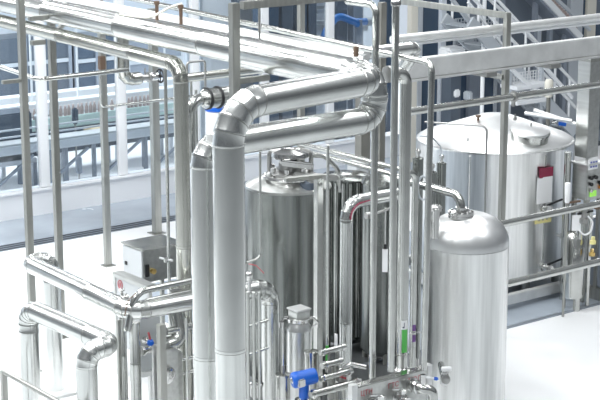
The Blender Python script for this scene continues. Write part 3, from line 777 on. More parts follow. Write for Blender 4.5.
# heat exchanger
ex = P(176, 375, 18.6); hx = thing('heat_exchanger', 'plate heat exchanger with a rounded end frame and a round sight port', 'exchanger', Z(ex, 0))
a = along(ex, 'x', 164); b = along(ex, 'x', 183); W = (b-a).length; zt = vert(ex, 349).z
poly = [Vector((a.x, a.y, .15)), Vector((b.x, b.y, .15))]
for k in range(7):
    t = PI/2*k/6; poly.append(Vector((b.x-.12+.12*math.cos(t), b.y, zt-.12+.12*math.sin(t))))
poly.append(Vector((a.x, a.y, zt+.02)))
MB().prism(poly, Y, .06).build('end_frame', 'cab', hx)
for k in range(4):
    MB().box(Vector(((a.x+b.x)/2, a.y+.09+.03*k, (.2+zt-.08)/2)), (W*.84, .02, zt-.3)).build('plate', 'tube', hx)
MB().prism([p+Y*.22 for p in poly], Y, .04).build('back_frame', 'beam', hx)
for k in (.2, .8):
    MB().cyl(Vector((a.x+W*k, a.y-.06, .35)), Vector((a.x+W*k, a.y+.3, .35)), .018).build('tie_bolt', 'fit', hx)
q = P(163.5, 379, 18.35)
qp = Vector((a.x+.03, a.y, q.z))
so = MB().lathe(qp, [(.085, 0), (.105, .01), (.105, .05), (.085, .06)], 24, -Y).build('port_ring', 'fit', hx)
MB().lathe(qp-Y*.055, [(.08, 0), (.0, .002)], 24, -Y, cap=False).build('sight_glass', 'navy', so)
for py, rp, lab in ((328, 8, 'thinner of the two bright pipes crossing above the heat exchanger'), (340, 17, 'thick bright pipe with a bend above the heat exchanger')):
    s = P(182, py, 18.9); e1 = along(s, 'x', 166)
    pipe('process_pipe', lab, 'pipe', [e1-ZZ*.02, along(s, 'x', 181), along(s, 'x', 181)+Y*.15+ZZ*.5] if rp > 10 else [e1, along(s, 'x', 200)], rpx(s, rp), 'tube', br=.16, seam=0, seg=20)
for px, a_, b_, r, lab in ((186, 318, 420, .02, 'thin riser close to the heat exchanger end'),):
    s = P(px, a_, 18.6); rod('riser_tube', lab, 'tube', [s, Z(s, .0)], r)
for py, lab in ((358, 'upper small stub tube at the exchanger back'), (372, 'lower small stub tube at the exchanger back')):
    s = P(188, py, 18.9); rod('stub_tube', lab, 'tube', [along(s, 'x', 182), along(s, 'x', 196)], .022)
# ------------------------------------------------------------------ ladder of thin tubes right of the great uprights
for px, rp, lab in ((247.5, 4, 'bright thin upright next to the great front upright'), (253.5, 4, 'second thin upright beside the great front upright'), (259, 3, 'thinnest upright before the low run drop')):
    s = P(px, 300, 18.2); o = rod('riser_tube', lab, 'tube', [Z(s, 0), Z(s, vert(s, 292).z)], rpx(s, rp))
for py, lab in ((326, 'upper rung tube'), (354, 'lower rung tube')):
    s = P(252, py, 18.35); rod('rung_tube', lab+' bridging the thin uprights and the low run drop', 'tube', [along(s, 'x', 245), along(s, 'x', 268)+ZZ*.03], .018)
s = P(256, 388, 18.4); tag(MB().lathe(s-ZZ*.1, [(.07, 0), (.07, .12), (.09, .13), (.09, .16), (.03, .18)], 18).build('end_cap', 'fit'), 'small domed steel cap low between the thin uprights', 'cap')
s = P(252, 268, 18.6); rod('red_tube', 'thin tube with a red tinge hooked above the low run', 'tube', [s-R*.04+ZZ*.05, s+R*.05+ZZ*.03, s+R*.14-U*.06], .005, 'red')
s = P(249, 275, 18.7); tag(MB().sphere(s, .05, 14).cyl(s, s-ZZ*.2, .025).build('small_valve', 'fit'), 'small bulbous valve just above the low run end', 'valve')
# ------------------------------------------------------------------ small pump vessel and blue motor
S = P(299, 335, 19.3); r = rpx(S, 26)
pvv = thing('dosing_vessel', 'small upright vessel with a boxy head behind the blue motor', 'vessel', Z(S, 0))
zt = vert(S, 326).z
MB().lathe(Z(S, 0), [(r, .15), (r, zt-.08), (r*.99, zt-.05), (r*1.02, zt-.045), (r*1.02, zt-.03), (r*.72, zt+.06)], 36).build('shell', 'tank', pvv)
MB().lathe(Vector((S.x, S.y, zt+.06)), [(r*.8, 0), (r*.95, .01), (r*.95, .05), (r*.8, .06)], 30).build('collar', 'fit', pvv)
hb = Vector((S.x, S.y, zt+.15)); MB().box(hb, (.20, .20, .13), bev=.012).build('head_box', 'cab', pvv)
MB().box(hb+ZZ*.075, (.22, .22, .02), bev=.004).build('head_lid', 'beam', pvv)
for k in range(3):
    q = Vector((S.x, S.y, 0))+Vector((math.cos(k*2.1), math.sin(k*2.1), 0))*r*.7; MB().cyl(q, q+ZZ*.2, .03).build('leg', 'fit', pvv)
for sx in (-1, 1):
    q = hb+R*sx*.17-ZZ*.07
    MB().tube([q-R*sx*.06, q+ZZ*.04, q+R*sx*.06-ZZ*.03, q+R*sx*.065-ZZ*.10], .02, .04, 8).build('hook_tube', 'fit', pvv)
m0_ = P(304, 378, 18.3); md_ = (X*.92+Y*.0-ZZ*.0)
ml = .30; mr_ = .098
pu = thing('pump', 'small pump with a bright blue cylindrical motor among the pipework', 'pump', Z(m0_, m0_.z-.3))
dm = (R*.93+GD*.30+ZZ*.12).normalized()
mo_ = MB().lathe(m0_-dm*ml/2, [(mr_*.8, 0), (mr_*.98, .02), (mr_, .05), (mr_, .075), (mr_*.97, .08), (mr_*.97, ml-.03), (mr_*.85, ml)], 30, dm).build('motor', 'blue', pu)
MB().lathe(m0_-dm*(ml/2+.012), [(mr_*.3, 0), (mr_*.4, .014)], 16, dm).build('fan_cap', 'fit', mo_)
MB().box(m0_-dm*.03-GD*mr_*.95-ZZ*.02, (.10, .05, .10), bev=.012).build('nameplate', 'fit', mo_)
MB().cyl(m0_-ZZ*.05, m0_-ZZ*.24, .06).build('gear_neck', 'blue', pu)
MB().lathe(m0_-ZZ*.36, [(.09, 0), (.11, .02), (.11, .1), (.07, .12)], 22).build('pump_head', 'fit', pu)
MB().cyl(Z(m0_, 0), Z(m0_, m0_.z-.35), .05).build('pedestal', 'frame', pu)
MB().box(Z(m0_, .01), (.25, .25, .02)).build('base_plate', 'frame', pu)
for px, py, rp, d, m_, lab in ((311.5, 351, 14, 18.8, 'tube', 'short steel sensor pot beside the blue motor'), (283, 374, 14.5, 18.5, 'tube', 'short steel pot with a thin stem in front of the small vessel')):
    s = P(px, py, d); r = rpx(s, rp); pot = thing('sensor_pot', lab, 'pot', Z(s, s.z-.6))
    MB().lathe(Z(s, s.z-.6), [(r, 0), (r, .57), (r*1.08, .572), (r*1.08, .60), (r*.2, .61)], 22).build('body', m_, pot)
    if px < 300:
        MB().cyl(s, vert(s, 322), .014).build('stem', 'fit', pot); MB().cyl(s, s+ZZ*.10, .024).build('stem_nut', 'fitdark', pot)
    else:
        MB().tube([s+R*.0, s+ZZ*.30, s+ZZ*.34+R*.06], .013, .05, 8).build('hook_tube', 'fit', pot)
    for k in range(3):
        q = Vector((s.x, s.y, 0))+Vector((math.cos(k*2.1), math.sin(k*2.1), 0))*r*.7; MB().cyl(q, q+ZZ*(s.z-.58), .014).build('leg', 'fit', pot)
# low pipework around the riser feet
spec = [((320, 353, 18.6), 345, .034, 'upper short cross pipe near the riser feet'),
        ((322, 366, 18.5), 342, .040, 'second short cross pipe near the riser feet'),
        ((320, 379, 18.4), 352, .034, 'third short cross pipe near the riser feet'),
        ((310, 395, 18.2), 360, .045, 'lowest cross pipe next to the manifold plate')]
for (px, py, d), pxb, r, lab in spec:
    s = P(px, py, d); root = pipe('cross_pipe', lab, 'pipe', [s, along(s, 'x', pxb)], r, 'tube', seam=0, seg=16, clamps=[(along(s, 'x', px+4), X), (along(s, 'x', pxb-3), X)])
    for f_ in (px+9, pxb-8):
        q = along(s, 'x', f_); MB().cyl(Z(q, 0), q, .018).build('support', 'frame', root)
s = P(336, 342, 19.2); wp = MB().bar(vert(s, 334), vert(s, 351), .05, .01).build('tag_strip', 'label'); tag(wp, 'narrow white tag strip hanging beside the slim jacketed riser', 'tag')
s = P(385, 260, 18.9); a = vert(s, 249); b = vert(s, 272)
tg = thing('hanging_tag', 'white paper tag hanging from a black clip behind the tall risers', 'tag', b)
MB().box((a+b)/2, (.065, .006, (a-b).length), R, GD, ZZ).build('sheet', 'label', tg)
MB().box(a+ZZ*.03, (.035, .03, .06), R, GD, ZZ).build('clip', 'black', tg)
MB().cyl(a+ZZ*.06, vert(s, 208), .008).build('cord', 'fit', tg)
s = P(407.5, 260, 19.0); tag(MB().bar(vert(s, 225), vert(s, 279), .026, .01).build('tag_strip', 'label'), 'long narrow white strip hanging behind the green-labelled riser', 'tag')
s = P(352, 213, 19.3); tag(MB().bar(P(371, 215, 19.0), P(391, 208, 19.6), .03, .02).cyl(P(366, 216, 18.95), P(372, 214.8, 19.0), .04).build('support_bar', 'fitdark'), 'dark clamp bar under the slim jacketed elbow', 'bar')
# reddish clip on riser foot
for px, py in ((341, 372),):
    s = P(px, py, 18.7); vv = thing('valve', 'butterfly valve with a red tag under the slim jacketed riser', 'valve', s-ZZ*.2)
    MB().lathe(s-ZZ*.15, [(.07, 0), (.09, .01), (.09, .04), (.07, .05), (.07, .12), (.1, .13), (.1, .16), (.075, .17)], 22).build('body', 'fitdark', vv)
    MB().bar(s-R*.12+ZZ*.02-GD*.09, s+R*.06-ZZ*.05-GD*.09, .03, .02).build('red_tag', 'red', vv)
    MB().tube([s+ZZ*.02, s+ZZ*.1+R*.12, s+R*.3+ZZ*.06], .03, .08, 10).build('outlet', 'fit', vv)
# ------------------------------------------------------------------ manifold plate with valves
p0 = P(354, 388, 17.4); p1_ = along(p0, 'x', 429)
mf = thing('manifold_panel', 'bright steel manifold plate with red lettering and clamped valves', 'panel', Z(p0, .5))
Lp = (p1_-p0).length
MB().box((p0+p1_)/2-ZZ*.25, (Lp, .02, .5), bev=.003).build('plate', 'cab', mf)
MB().box((p0+p1_)/2+Y*.05-ZZ*.005, (Lp, .12, .015), bev=.003).build('top_fold', 'tube', mf)
for q, in ((p0,), (p1_,)):
    MB().box(Vector((q.x, q.y+.02, q.z/2+.02)), (.08, .08, q.z+.04), bev=.006).build('upright', 'beam', mf)
def lettering(txt, px, name='lettering'):
    q = along(p0, 'x', px)-Y*.0115
    cu = bpy.data.curves.new('lettering', 'FONT'); cu.body = txt; cu.size = .085; cu.extrude = .001; cu.align_x = 'CENTER'
    t = bpy.data.objects.new('tmp', cu); C.objects.link(t)
    bpy.context.view_layer.update()
    me = bpy.data.meshes.new_from_object(t.evaluated_get(bpy.context.evaluated_depsgraph_get()))
    bpy.data.objects.remove(t)
    me.materials.clear(); me.materials.append(M['red'])
    o = bpy.data.objects.new(name, me); C.objects.link(o); o.parent = mf
    o.matrix_local = Matrix.Translation(q-ZZ*.115-WORLD[mf.name]) @ Matrix.Rotation(PI/2, 4, 'X')
    return o
for txt, px in (('ЦТН', 366), ('ГТС', 393), ('МОЛТ', 416)): lettering(txt, px)
for px in (374, 396):
    q = along(p0, 'x', px)-ZZ*.24
    vb = MB().lathe(q, [(.045, -.01), (.065, .0), (.065, .03), (.045, .04), (.045, .10), (.07, .105), (.07, .14), (.05, .15), (.05, .22)], 20, -Y).build('valve', 'fit', mf)
    MB().lathe(q-Y*.12, [(.03, 0), (.03, .08), (.05, .085), (.05, .12), (.02, .13)], 14, ZZ).build('valve_stem', 'fit', vb)
    MB().bar(q-Y*.12+ZZ*.13, q-Y*.15+ZZ*.13-R*.14, .03, .02, .005).build('valve_handle', 'fit', vb)
q = along(p0, 'x', 411)-ZZ*.14
oe = MB().tube([q+Y*.02, q-Y*.20, q-Y*.26+X*.10-ZZ*.02, q-Y*.26+X*.16-ZZ*.5], .058, .11, 20, 8).build('outlet_elbow', 'tube', mf)
MB().lathe(q, [(.06, 0), (.085, .005), (.085, .045), (.06, .05)], 22, -Y).build('clamp', 'fit', oe)
MB().lathe(q-Y*.1, [(.06, 0), (.08, .005), (.08, .04), (.06, .045)], 22, -Y).build('clamp', 'fit', oe)
ha = P(423, 377, 17.5); hb_ = P(438, 379, 17.55)
hn = thing('lever_valve', 'white lever handle with a blue grip pointing at the front tank', 'handle', ha)
MB().bar(ha, ha+(hb_-ha)*.75, .028, .02, .006).build('lever', 'label', hn)
MB().bar(ha+(hb_-ha)*.70, hb_+(hb_-ha)*.02, .045, .036, .012).build('grip', 'blue', hn)
MB().cyl(ha-ZZ*.08, ha+ZZ*.03, .03).build('hub', 'fit', hn)
ac = P(444.5, 378, 18.2)
an_ = thing('sight_valve', 'small clamped valve on the front tank wall with a round face', 'valve', ac-ZZ*.1)
MB().box(ac, (.09, .08, .18), R, GD, ZZ, .02).build('body', 'fit', an_)
MB().lathe(ac-GD*.03+R*.01, [(.055, 0), (.055, .03), (.03, .04)], 18, -GD).build('round_face', 'fitdark', an_)
MB().lathe(ac+GD*.03, [(.04, 0), (.04, .45)], 16, GD).build('neck', 'fit', an_)
MB().box(ac+ZZ*.11+R*.02, (.12, .05, .05), R, GD, ZZ, .01).build('top_cap', 'label', an_)
# ------------------------------------------------------------------ skid, kerbs and floor zones on the tank side
kb = PZ(512, 326, 0); yk = kb.y
struct('trim_3', MB().box(Vector((kb.x+14, yk+2.6, .005)), (36, 5.2, .01)), 'greyfloor')
struct('trim_4', MB().box(Vector((kb.x+14, yk-.03, .012)), (36, .06, .024)), 'drain')
# unseen grey floor added to darken steel reflections, and process skid under the plant
struct('trim_5', MB().box(Vector((-4, 5, .004)), (26, 70, .008)), 'reflectfloor')
struct('trim_6', MB().box(Vector((29.5, -9, .004)), (41, 44.6, .008)), 'reflectfloor')
struct('trim_7', MB().box(Vector((13.2, 16.5, .006)), (3.6, 3.0, .012)), 'skid')
ks = P(560, 286, 23.6)
sk = thing('tank_skid', 'low steel skid frame under the wide tank', 'skid', Vector((b4.x, b4.y, 0)))
yy = ks.y
for q_ in (yy, ):
    MB().box(Vector((b4.x+1.5, b4.y-1.32, .16)), (5.6, .10, .16), bev=.01).build('front_beam', 'beam', sk)
    MB().box(Vector((b4.x+1.5, b4.y+1.32, .16)), (5.6, .10, .16), bev=.01).build('back_beam', 'beam', sk)
for k in range(3):
    MB().box(Vector((b4.x-1.2+2.6*k, b4.y, .16)), (.10, 2.55, .15)).build('cross_beam', 'beam', sk)
for sx in (-1.2, 1.5, 4.2):
    for sy in (-1.32, 1.32):
        MB().box(Vector((b4.x+sx, b4.y+sy, .04)), (.16, .16, .08)).build('foot', 'frame', sk)
# ------------------------------------------------------------------ electrical box and duct by the wide tank
em = P(587.5, 166, 24.7); ea = along(em, 'y', 572.5); eb = along(em, 'x', 604)
he = em.z-vert(em, 201).z; Lx = (eb-em).length; Ly = (ea-em).length
ec = em+X*Lx/2+Y*Ly/2
el = thing('electrical_box', 'grey electrical box with pilot lamps and a white sticker behind the wide tank', 'cabinet', Z(ec, 0))
MB().box(ec-ZZ*he/2, (Lx, Ly, he), bev=.01).build('body', 'cab', el)
MB().box(ec+ZZ*.012, (Lx+.05, Ly+.05, .024), bev=.006).build('roof', 'dome', el)
fr_ = em-Y*.008
st = MB().box(fr_+X*Lx*.32-ZZ*he*.02+ZZ*.03, (Lx*.56, .012, .17)).build('sticker', 'label', el)
for i in range(3):
    for j in range(2):
        MB().box(fr_+X*Lx*(.18+.15*i)-ZZ*he*.02+ZZ*(.06-.07*j)-Y*.008, (Lx*.10, .006, .025)).build('sticker_text', 'inkblue', st)
for i, (fx, fz, m_) in enumerate(((.22, .36, 'black'), (.50, .36, 'black'), (.22, .54, 'black'), (.78, .54, 'black'), (.22, .72, 'fit'))):
    MB().lathe(fr_+X*Lx*fx-ZZ*he*fz, [(.03, 0), (.03, .03), (.02, .04)], 14, -Y).build('push_button', m_, el)
MB().box(fr_+X*Lx*.38-ZZ*he*.82, (Lx*.36, .02, he*.16)).build('display', 'screen', el)
MB().lathe(fr_+X*Lx*.85-ZZ*he*.68, [(.035, 0), (.035, .03), (.02, .045)], 14, -Y).build('warning_lamp', 'orange', el)
for sx, sy in ((.1, .1), (.9, .1), (.1, .9), (.9, .9)):
    q = em+X*Lx*sx+Y*Ly*sy; MB().box(Vector((q.x, q.y, (q.z-he)/2)), (.06, .06, q.z-he+.01)).build('leg', 'frame', el)
dk = P(586.5, 150, 25.3); wd = rpx(dk, 23)*2/1.403; zt = vert(dk, 40).z
du = thing('duct', 'tall stainless box duct standing over the electrical box', 'duct', Vector((dk.x, dk.y, ec.z+.025)))
MB().box(Vector((dk.x, dk.y, (ec.z+.03+zt)/2)), (wd, wd, zt-ec.z-.03), bev=.006).build('casing', 'cab', du)
MB().box(Vector((dk.x, dk.y, zt-.3)), (wd*1.1, wd*1.1, .04)).build('joint_flange', 'frame', du)
s = P(567.5, 195, 24.0); tc_ = thing('sample_tube', 'white upright sample tube in a bracket next to the wide tank', 'tube', Z(s, s.z-.5))
MB().lathe(Z(vert(s, 203), vert(s, 203).z), [(.03, 0), (.038, .02), (.045, .30), (.04, .31)], 16).build('cup', 'label', tc_)
MB().cyl(Z(s, 0), vert(s, 204), .02).build('stand', 'frame', tc_)
MB().bar(vert(s, 203)-R*.02, vert(s, 201)+R*.2, .03, .03).build('bracket', 'brown', tc_)
# process unit under the electrical box
for px, a_, b_, d, r, lab in ((580.5, 210, 275, 24.3, .05, 'dark upright pipe under the electrical box'),
                              (591, 205, 270, 24.5, .035, 'thin upright pipe under the electrical box, farther out'),
                              (568, 152, 275, 24.9, .055, 'upright pipe hugging the wide tank side')):
    s = P(px, a_, d); rod('riser_tube', lab, 'darktank', [Z(s, .0), s], r)
s = P(574.5, 238, 24.4)
cu_ = thing('water_tank', 'small bright barrel behind the guard rails beside the wide tank', 'tank', Z(s, 0))
MB().lathe(Z(s, .2), [(.16, 0), (.17, .03), (.17, s.z-.2), (.1, s.z-.1)], 26).build('body', 'tube', cu_)
for k in range(3): MB().cyl(Z(s, 0)+Vector((math.cos(k*2.1), math.sin(k*2.1), 0))*.12, Z(s, .22)+Vector((math.cos(k*2.1), math.sin(k*2.1), 0))*.12, .02).build('leg', 'frame', cu_)
s = P(576.5, 223, 24.1); tag(MB().box(s, (.14, .01, .24), R, GD, ZZ).build('paper_notice', 'label'), 'white paper notice pinned over the small bright barrel', 'notice')
s = P(584, 214, 24.1)
uv = thing('valve', 'dark threaded valve body under the electrical box', 'valve', s-ZZ*.2)
MB().lathe(s-ZZ*.15, [(.05, 0), (.07, .02), (.07, .08), (.04, .1), (.04, .18), (.06, .2), (.06, .26)], 16).build('body', 'fitdark', uv)
MB().bar(s-R*.1, s+R*.14+ZZ*.05, .03, .03, .006).build('handle', 'black', uv)
hp = [P(579, 230, 24.0), P(584, 236, 24.0), P(591, 232, 24.0), P(593, 222, 24.0), P(588, 216, 24.0)]
rod('hose', 'thin pale looped hose under the electrical box', 'hose', hp, .014, 'label', br=.1)
for px, py, m_, lab in ((592, 252, 'brass', 'brass fitting on the far upright pipe'), (593, 240, 'yellow', 'small yellow fitting on the far upright pipe'), (597, 205, 'brown', 'brown fitting beside the electrical box legs')):
    s = P(px, py, 24.2); tag(MB().lathe(s-ZZ*.06, [(.05, 0), (.05, .05), (.03, .06), (.03, .11)], 12).build('pipe_fitting', m_), lab, 'fitting')
s = P(607, 240, 24.9); pb_ = thing('pump_unit', 'grey boxy pump unit at the end of the guard rails', 'pump', Z(s, 0))
MB().box(Z(s, .75)+X*.25, (.7, .5, 1.1), bev=.02).build('casing', 'machine', pb_)
MB().box(Z(s, .1)+X*.25, (.8, .6, .2), bev=.01).build('base', 'frame', pb_)
for k in range(3): MB().lathe(Z(s, .6+.3*k)+X*.02-Y*.25, [(.09, 0), (.09, .05), (.05, .06)], 18, -Y).build('port', 'fit', pb_)

# ------------------------------------------------------------------ bottling hall behind the partition
def legs(parent, pts, zt, w=.09, m='machine'):
    for p in pts: MB().box(Vector((p.x, p.y, zt/2)), (w, w, zt)).build('leg', m, parent)
def Yfix(px, py, y):
    r = ray(px, py); return CAM+r*(y/r.y)
y1 = YW+1.7; y2 = YW+3.2; y3 = YW+5.0
# low pale conveyor with legs
a = Yfix(-30, 154, y1); b = along(a, 'x', 185)
cv = thing('conveyor', 'low pale bottle conveyor nearest the glass partition', 'conveyor', Z((a+b)/2, 0))
MB().box((a+b)/2, ((b-a).length, .55, .16), bev=.01).build('bed', 'machlight', cv)
MB().box((a+b)/2+ZZ*.10, ((b-a).length, .42, .04)).build('belt', 'belt', cv)
for k in range(4): 
    q = a+(b-a)*(k+.3)/4
    legs(cv, [q-Y*.2, q+Y*.2], q.z-.06, .07)
    MB().bar(Vector((q.x, q.y-.2, .25)), Vector((q.x+.9, q.y-.2, q.z-.15)), .05, .05).build('strut', 'machine', cv)
for dz in (.28, .42): MB().cyl(a+ZZ*dz-Y*.26, b+ZZ*dz-Y*.26, .02).build('side_rail', 'machlight', cv)
# main conveyor with green guard and bottles
a = Yfix(-40, 132, y2); b = along(a, 'x', 186)
c2_ = thing('conveyor', 'main bottle conveyor with a pale green guard behind the partition', 'conveyor', Z((a+b)/2, 0))
Lc = (b-a).length
MB().box((a+b)/2-ZZ*.40, (Lc, .6, .5)).build('bed', 'machdark', c2_)
MB().box((a+b)/2+ZZ*.0-Y*.32, (Lc, .04, .24), bev=.01).build('side_guard', 'mint', c2_)
MB().box((a+b)/2+ZZ*.05, (Lc, .5, .05)).build('belt', 'belt', c2_)
for k in range(4): legs(c2_, [a+(b-a)*(k+.6)/4-Y*.2, a+(b-a)*(k+.6)/4+Y*.2], a.z-.6, .08, 'machlight')
bot = None; kb_ = 0
x = along(a, 'x', 1).x; xe = along(a, 'x', 150).x
x_ = x
while x_ < xe and kb_ < 70:
    if random.random() < .86:
        base = Vector((x_, y2-.08+random.uniform(-.03, .03), a.z+.075))
        if bot is None:
            bot = thing('bottle', 'brown bottle standing in the row on the main conveyor belt', 'bottle', base, 'bottles on the main conveyor')
            MB().lathe(base, [(.034, 0), (.038, .01), (.038, .15), (.022, .18), (.020, .2)], 12).build('body', 'bottle', bot)
            MB().lathe(base+ZZ*.2, [(.024, 0), (.024, .03), (.018, .035)], 10).build('cap', 'bottlecap', bot)
            b0 = base
        else: dup(bot, base-b0)
        kb_ += 1
    x_ += .105
# overhead white trunking
for i, (py, yy_, h, lab) in enumerate(((112, y2+.3, .26, 'wide white overhead trunking above the bottle conveyor'), (100, y3, .16, 'slimmer white overhead trunking farther back'))):
    a = Yfix(-40, py+6, yy_); b = along(a, 'x', 186)
    tr = thing('trunking', lab, 'trunking', a)
    MB().box((a+b)/2, ((b-a).length, .32, h), bev=.01).build('cover', 'white', tr)
    for k in range(5):
        q = a+(b-a)*(k+.5)/5; MB().cyl(q+ZZ*h/2, Vector((q.x, q.y, 4.4)), .02).build('hanger', 'white', tr)
# dark filling machine at the corner
s = Yfix(8, 131, y2-.85)
fm = thing('filling_machine', 'dark filling machine in the hall corner behind the partition', 'machine', Z(s, 0))
MB().box(Vector((s.x-.1, s.y, s.z)), (1.0, .6, .8), bev=.03).build('housing', 'machdark', fm)
MB().box(Vector((s.x-.1, s.y, s.z-.6)), (1.1, .7, .1), bev=.01).build('table', 'machlight', fm)
MB().lathe(Vector((s.x+.62, s.y-.2, s.z-.5)), [(.09, 0), (.09, .7), (.12, .72), (.12, .78), (.05, .85)], 16).build('filler_column', 'machlight', fm)
legs(fm, [Vector((s.x+dx, s.y+dy, 0)) for dx in (-.5, .4) for dy in (-.3, .3)], s.z-.6)
s = Yfix(97, 132, y1+.6); bx_ = thing('carton', 'tan open carton on the low machinery behind the third rack post', 'box', s-ZZ*.1)
MB().box(s, (.42, .4, .22), bev=.006).build('body', 'tan', bx_); MB().box(s+ZZ*.06-Y*.205, (.3, .01, .05)).build('tape', 'whitewarm', bx_)
tb_ = thing('packing_table', 'dark packing table behind the low conveyor', 'table', Z(s+X*.2, 0))
MB().box(s+X*.2-ZZ*.145, (2.4, .6, .07), bev=.01).build('top', 'machine', tb_)
legs(tb_, [s+X*.2+Vector((dx, dy, 0)) for dx in (-1.1, 1.1) for dy in (-.22, .22)], s.z-.18)
s = Yfix(79, 172, YW+.75); ct_ = thing('floor_pedestal', 'small grey foot pedestal standing on the bottling hall floor', 'pedestal', Z(s, 0))
zt = s.z+.28; MB().lathe(Z(s, 0), [(.05, 0), (.05, .02), (.018, .03), (.018, max(.1, zt-.3))], 12).build('foot', 'fitdark', ct_)
MB().box(Z(s, max(.1, zt-.3)+.16), (.11, .11, .34), bev=.02).build('head', 'machine', ct_)
s = Yfix(75, 116, y1+.3); dp = thing('photo_sensor', 'dark sensor head on a thin rod over the conveyor', 'sensor', Z(s, s.z-.5))
MB().box(s, (.12, .12, .34), bev=.03).build('head', 'machdark', dp); MB().cyl(s-ZZ*.15, Vector((s.x, s.y, .3)), .02).build('rod', 'frame', dp)
# second row: dark glazing frames and machines on the far side
for i, (pxa, pxb, pyt, pyb, yy_, m_, lab) in enumerate((
        (-20, 70, 42, 92, YF-2.2, 'machdark', 'long dark machine enclosure at the far side of the bottling hall'),
        (76, 118, 38, 90, YF-2.2, 'navy', 'dark glazed machine enclosure next in the far row'),
        (128, 182, 44, 88, YF-2.3, 'machine', 'grey machine enclosure third in the far row'))):
    a = Yfix(pxa, pyb, yy_); b = along(a, 'x', pxb); zt = vert(a, pyt).z
    en = thing('machine_enclosure', lab, 'machine', Z((a+b)/2, 0))
    L = (b-a).length
    MB().box(Vector(((a.x+b.x)/2, yy_+.5, zt/2)), (L, 1.0, zt), bev=.02).build('casing', m_, en)
    n = max(2, int(L/1.6))
    for k in range(n+1): MB().box(Vector((a.x+L*k/n, yy_-.03, zt/2)), (.10, .06, zt)).build('mullion', 'machine' if i != 2 else 'machlight', en)
    MB().box(Vector(((a.x+b.x)/2, yy_-.03, zt*.62)), (L, .05, .10)).build('rail', 'machlight', en)
# centre background: glazed cell with grey frame, hose
a = Yfix(262, 40, YW+2.2); b = along(a, 'x', 300); c = along(a, 'x', 395)
zt = 4.6
gc = thing('machine_cell', 'glazed machine cell with dark blue columns behind the gantry', 'machine', Z((a+c)/2, 0))
L = (c-a).length
MB().box(Vector(((a.x+c.x)/2, a.y+1.6, zt/2)), (L, .08, zt)).build('back_panel', 'wallblue', gc)
for px, m_ in ((266, 'navy'), (276, 'navy'), (290, 'machdark'), (306, 'navy'), (314, 'machdark'), (345, 'machdark'), (361, 'machine'), (392, 'navy')):
    q = along(a, 'x', px); MB().box(Vector((q.x, q.y+.2, zt/2)), (.30, .22, zt), bev=.01).build('column', m_, gc)
for zz_, m_ in ((1.0, 'machlight'), (1.8, 'machine'), (2.6, 'machlight'), (3.35, 'machdark'), (3.8, 'machlight')):
    MB().box(Vector(((a.x+c.x)/2, a.y+.9, zz_)), (L, .7, .14), bev=.01).build('shelf', m_, gc)
q = along(a, 'x', 285); MB().box(Vector((q.x, q.y-.02, 3.55)), (.55, .05, .3)).build('notice', 'label', gc)
for px, py in ((328, 9), (345, 29)):
    q = Yfix(px, py, a.y+.7); MB().box(q, (1.0, .5, .10)).build('tray', 'machlight', gc)
hs = [Yfix(323, 40, a.y-.3), Yfix(327, 29, a.y-.3), Yfix(338, 15, a.y-.3), Yfix(350, 20, a.y-.3), Yfix(358.5, 23, a.y-.3), Yfix(358.7, 28, a.y-.3)]
bh = thing('suction_hose', 'thick blue hose arched over the machine behind the gantry', 'hose', hs[-1])
MB().tube(hs, .085, .3, 14).build('hose', 'bluehose', bh)
MB().cyl(hs[4]+ZZ*.03-X*.1, Yfix(366, 21.5, a.y-.3), .085, seg=14).build('coupling', 'bluehose', bh)
MB().cyl(hs[-1]+ZZ*.2, Z(hs[-1], .0), .09).build('stand', 'machine', bh)
# white panels between the rack and the cell
for px0, px1, yy_, h, lab in ((187, 199, YW+4.0, 4.4, 'narrow white partition panel beyond the rack'), (200, 231, YW+3.4, 4.4, 'broad white partition panel beyond the rack'), (236, 260, YW+3.8, 4.4, 'white partition panel beyond the gantry')):
    a = Yfix(px0, 60, yy_); b = along(a, 'x', px1)
    pn = thing('partition_panel', lab, 'panel', Z((a+b)/2, 0))
    MB().box(Vector(((a.x+b.x)/2, yy_, h/2)), ((b-a).length, .08, h), bev=.01).build('sheet', 'white', pn)
    MB().box(Vector((a.x, yy_, h/2)), (.08, .14, h)).build('edge_post', 'machlight', pn)

# ------------------------------------------------------------------ right background: stair, bottle incline, glazing
yR = YW-2.2
struct('wall_right', MB().box(Vector((along(Yfix(409, 60, YW-.4), 'x', 409).x+12, YW-.5, 2.5)), (24, .1, 5.0)), 'backwall')
for i, (px, w_, m_) in enumerate(((412, .20, 'whitewarm'), (418, .14, 'machlight'), (441, .16, 'wallblue'), (473, .34, 'machine'), (500, .12, 'machine'), (536, .18, 'wallblue'), (573, .42, 'machlight'), (588, .30, 'whitewarm'))):
    q = Yfix(px, 60, YW-.62)
    struct('trim_%d' % (10+i), MB().box(Vector((q.x, q.y, 2.5)), (w_, .14, 5.0), bev=.01), m_)
for i, (px0, px1, z0_, z1_) in enumerate(((420, 438, .4, 4.6), (443, 469, .4, 4.6), (477, 499, .4, 4.6), (578, 585, .4, 4.6), (592, 640, .4, 2.6))):
    a = Yfix(px0, 60, YW-.58); b = along(a, 'x', px1)
    struct('window_%d' % (20+i), MB().box(Vector(((a.x+b.x)/2, YW-.57, (z0_+z1_)/2)), ((b.x-a.x), .06, z1_-z0_)), 'navy')
def Rp(px, py, dy=0): return Yfix(px, py, yR+dy)
st = thing('staircase', 'pale steel staircase with mesh treads descending behind the big beam', 'stairs', Z(Rp(520, 90), 0))
sa, sb = Rp(470, 22, 0), Rp(575, 132, 0)
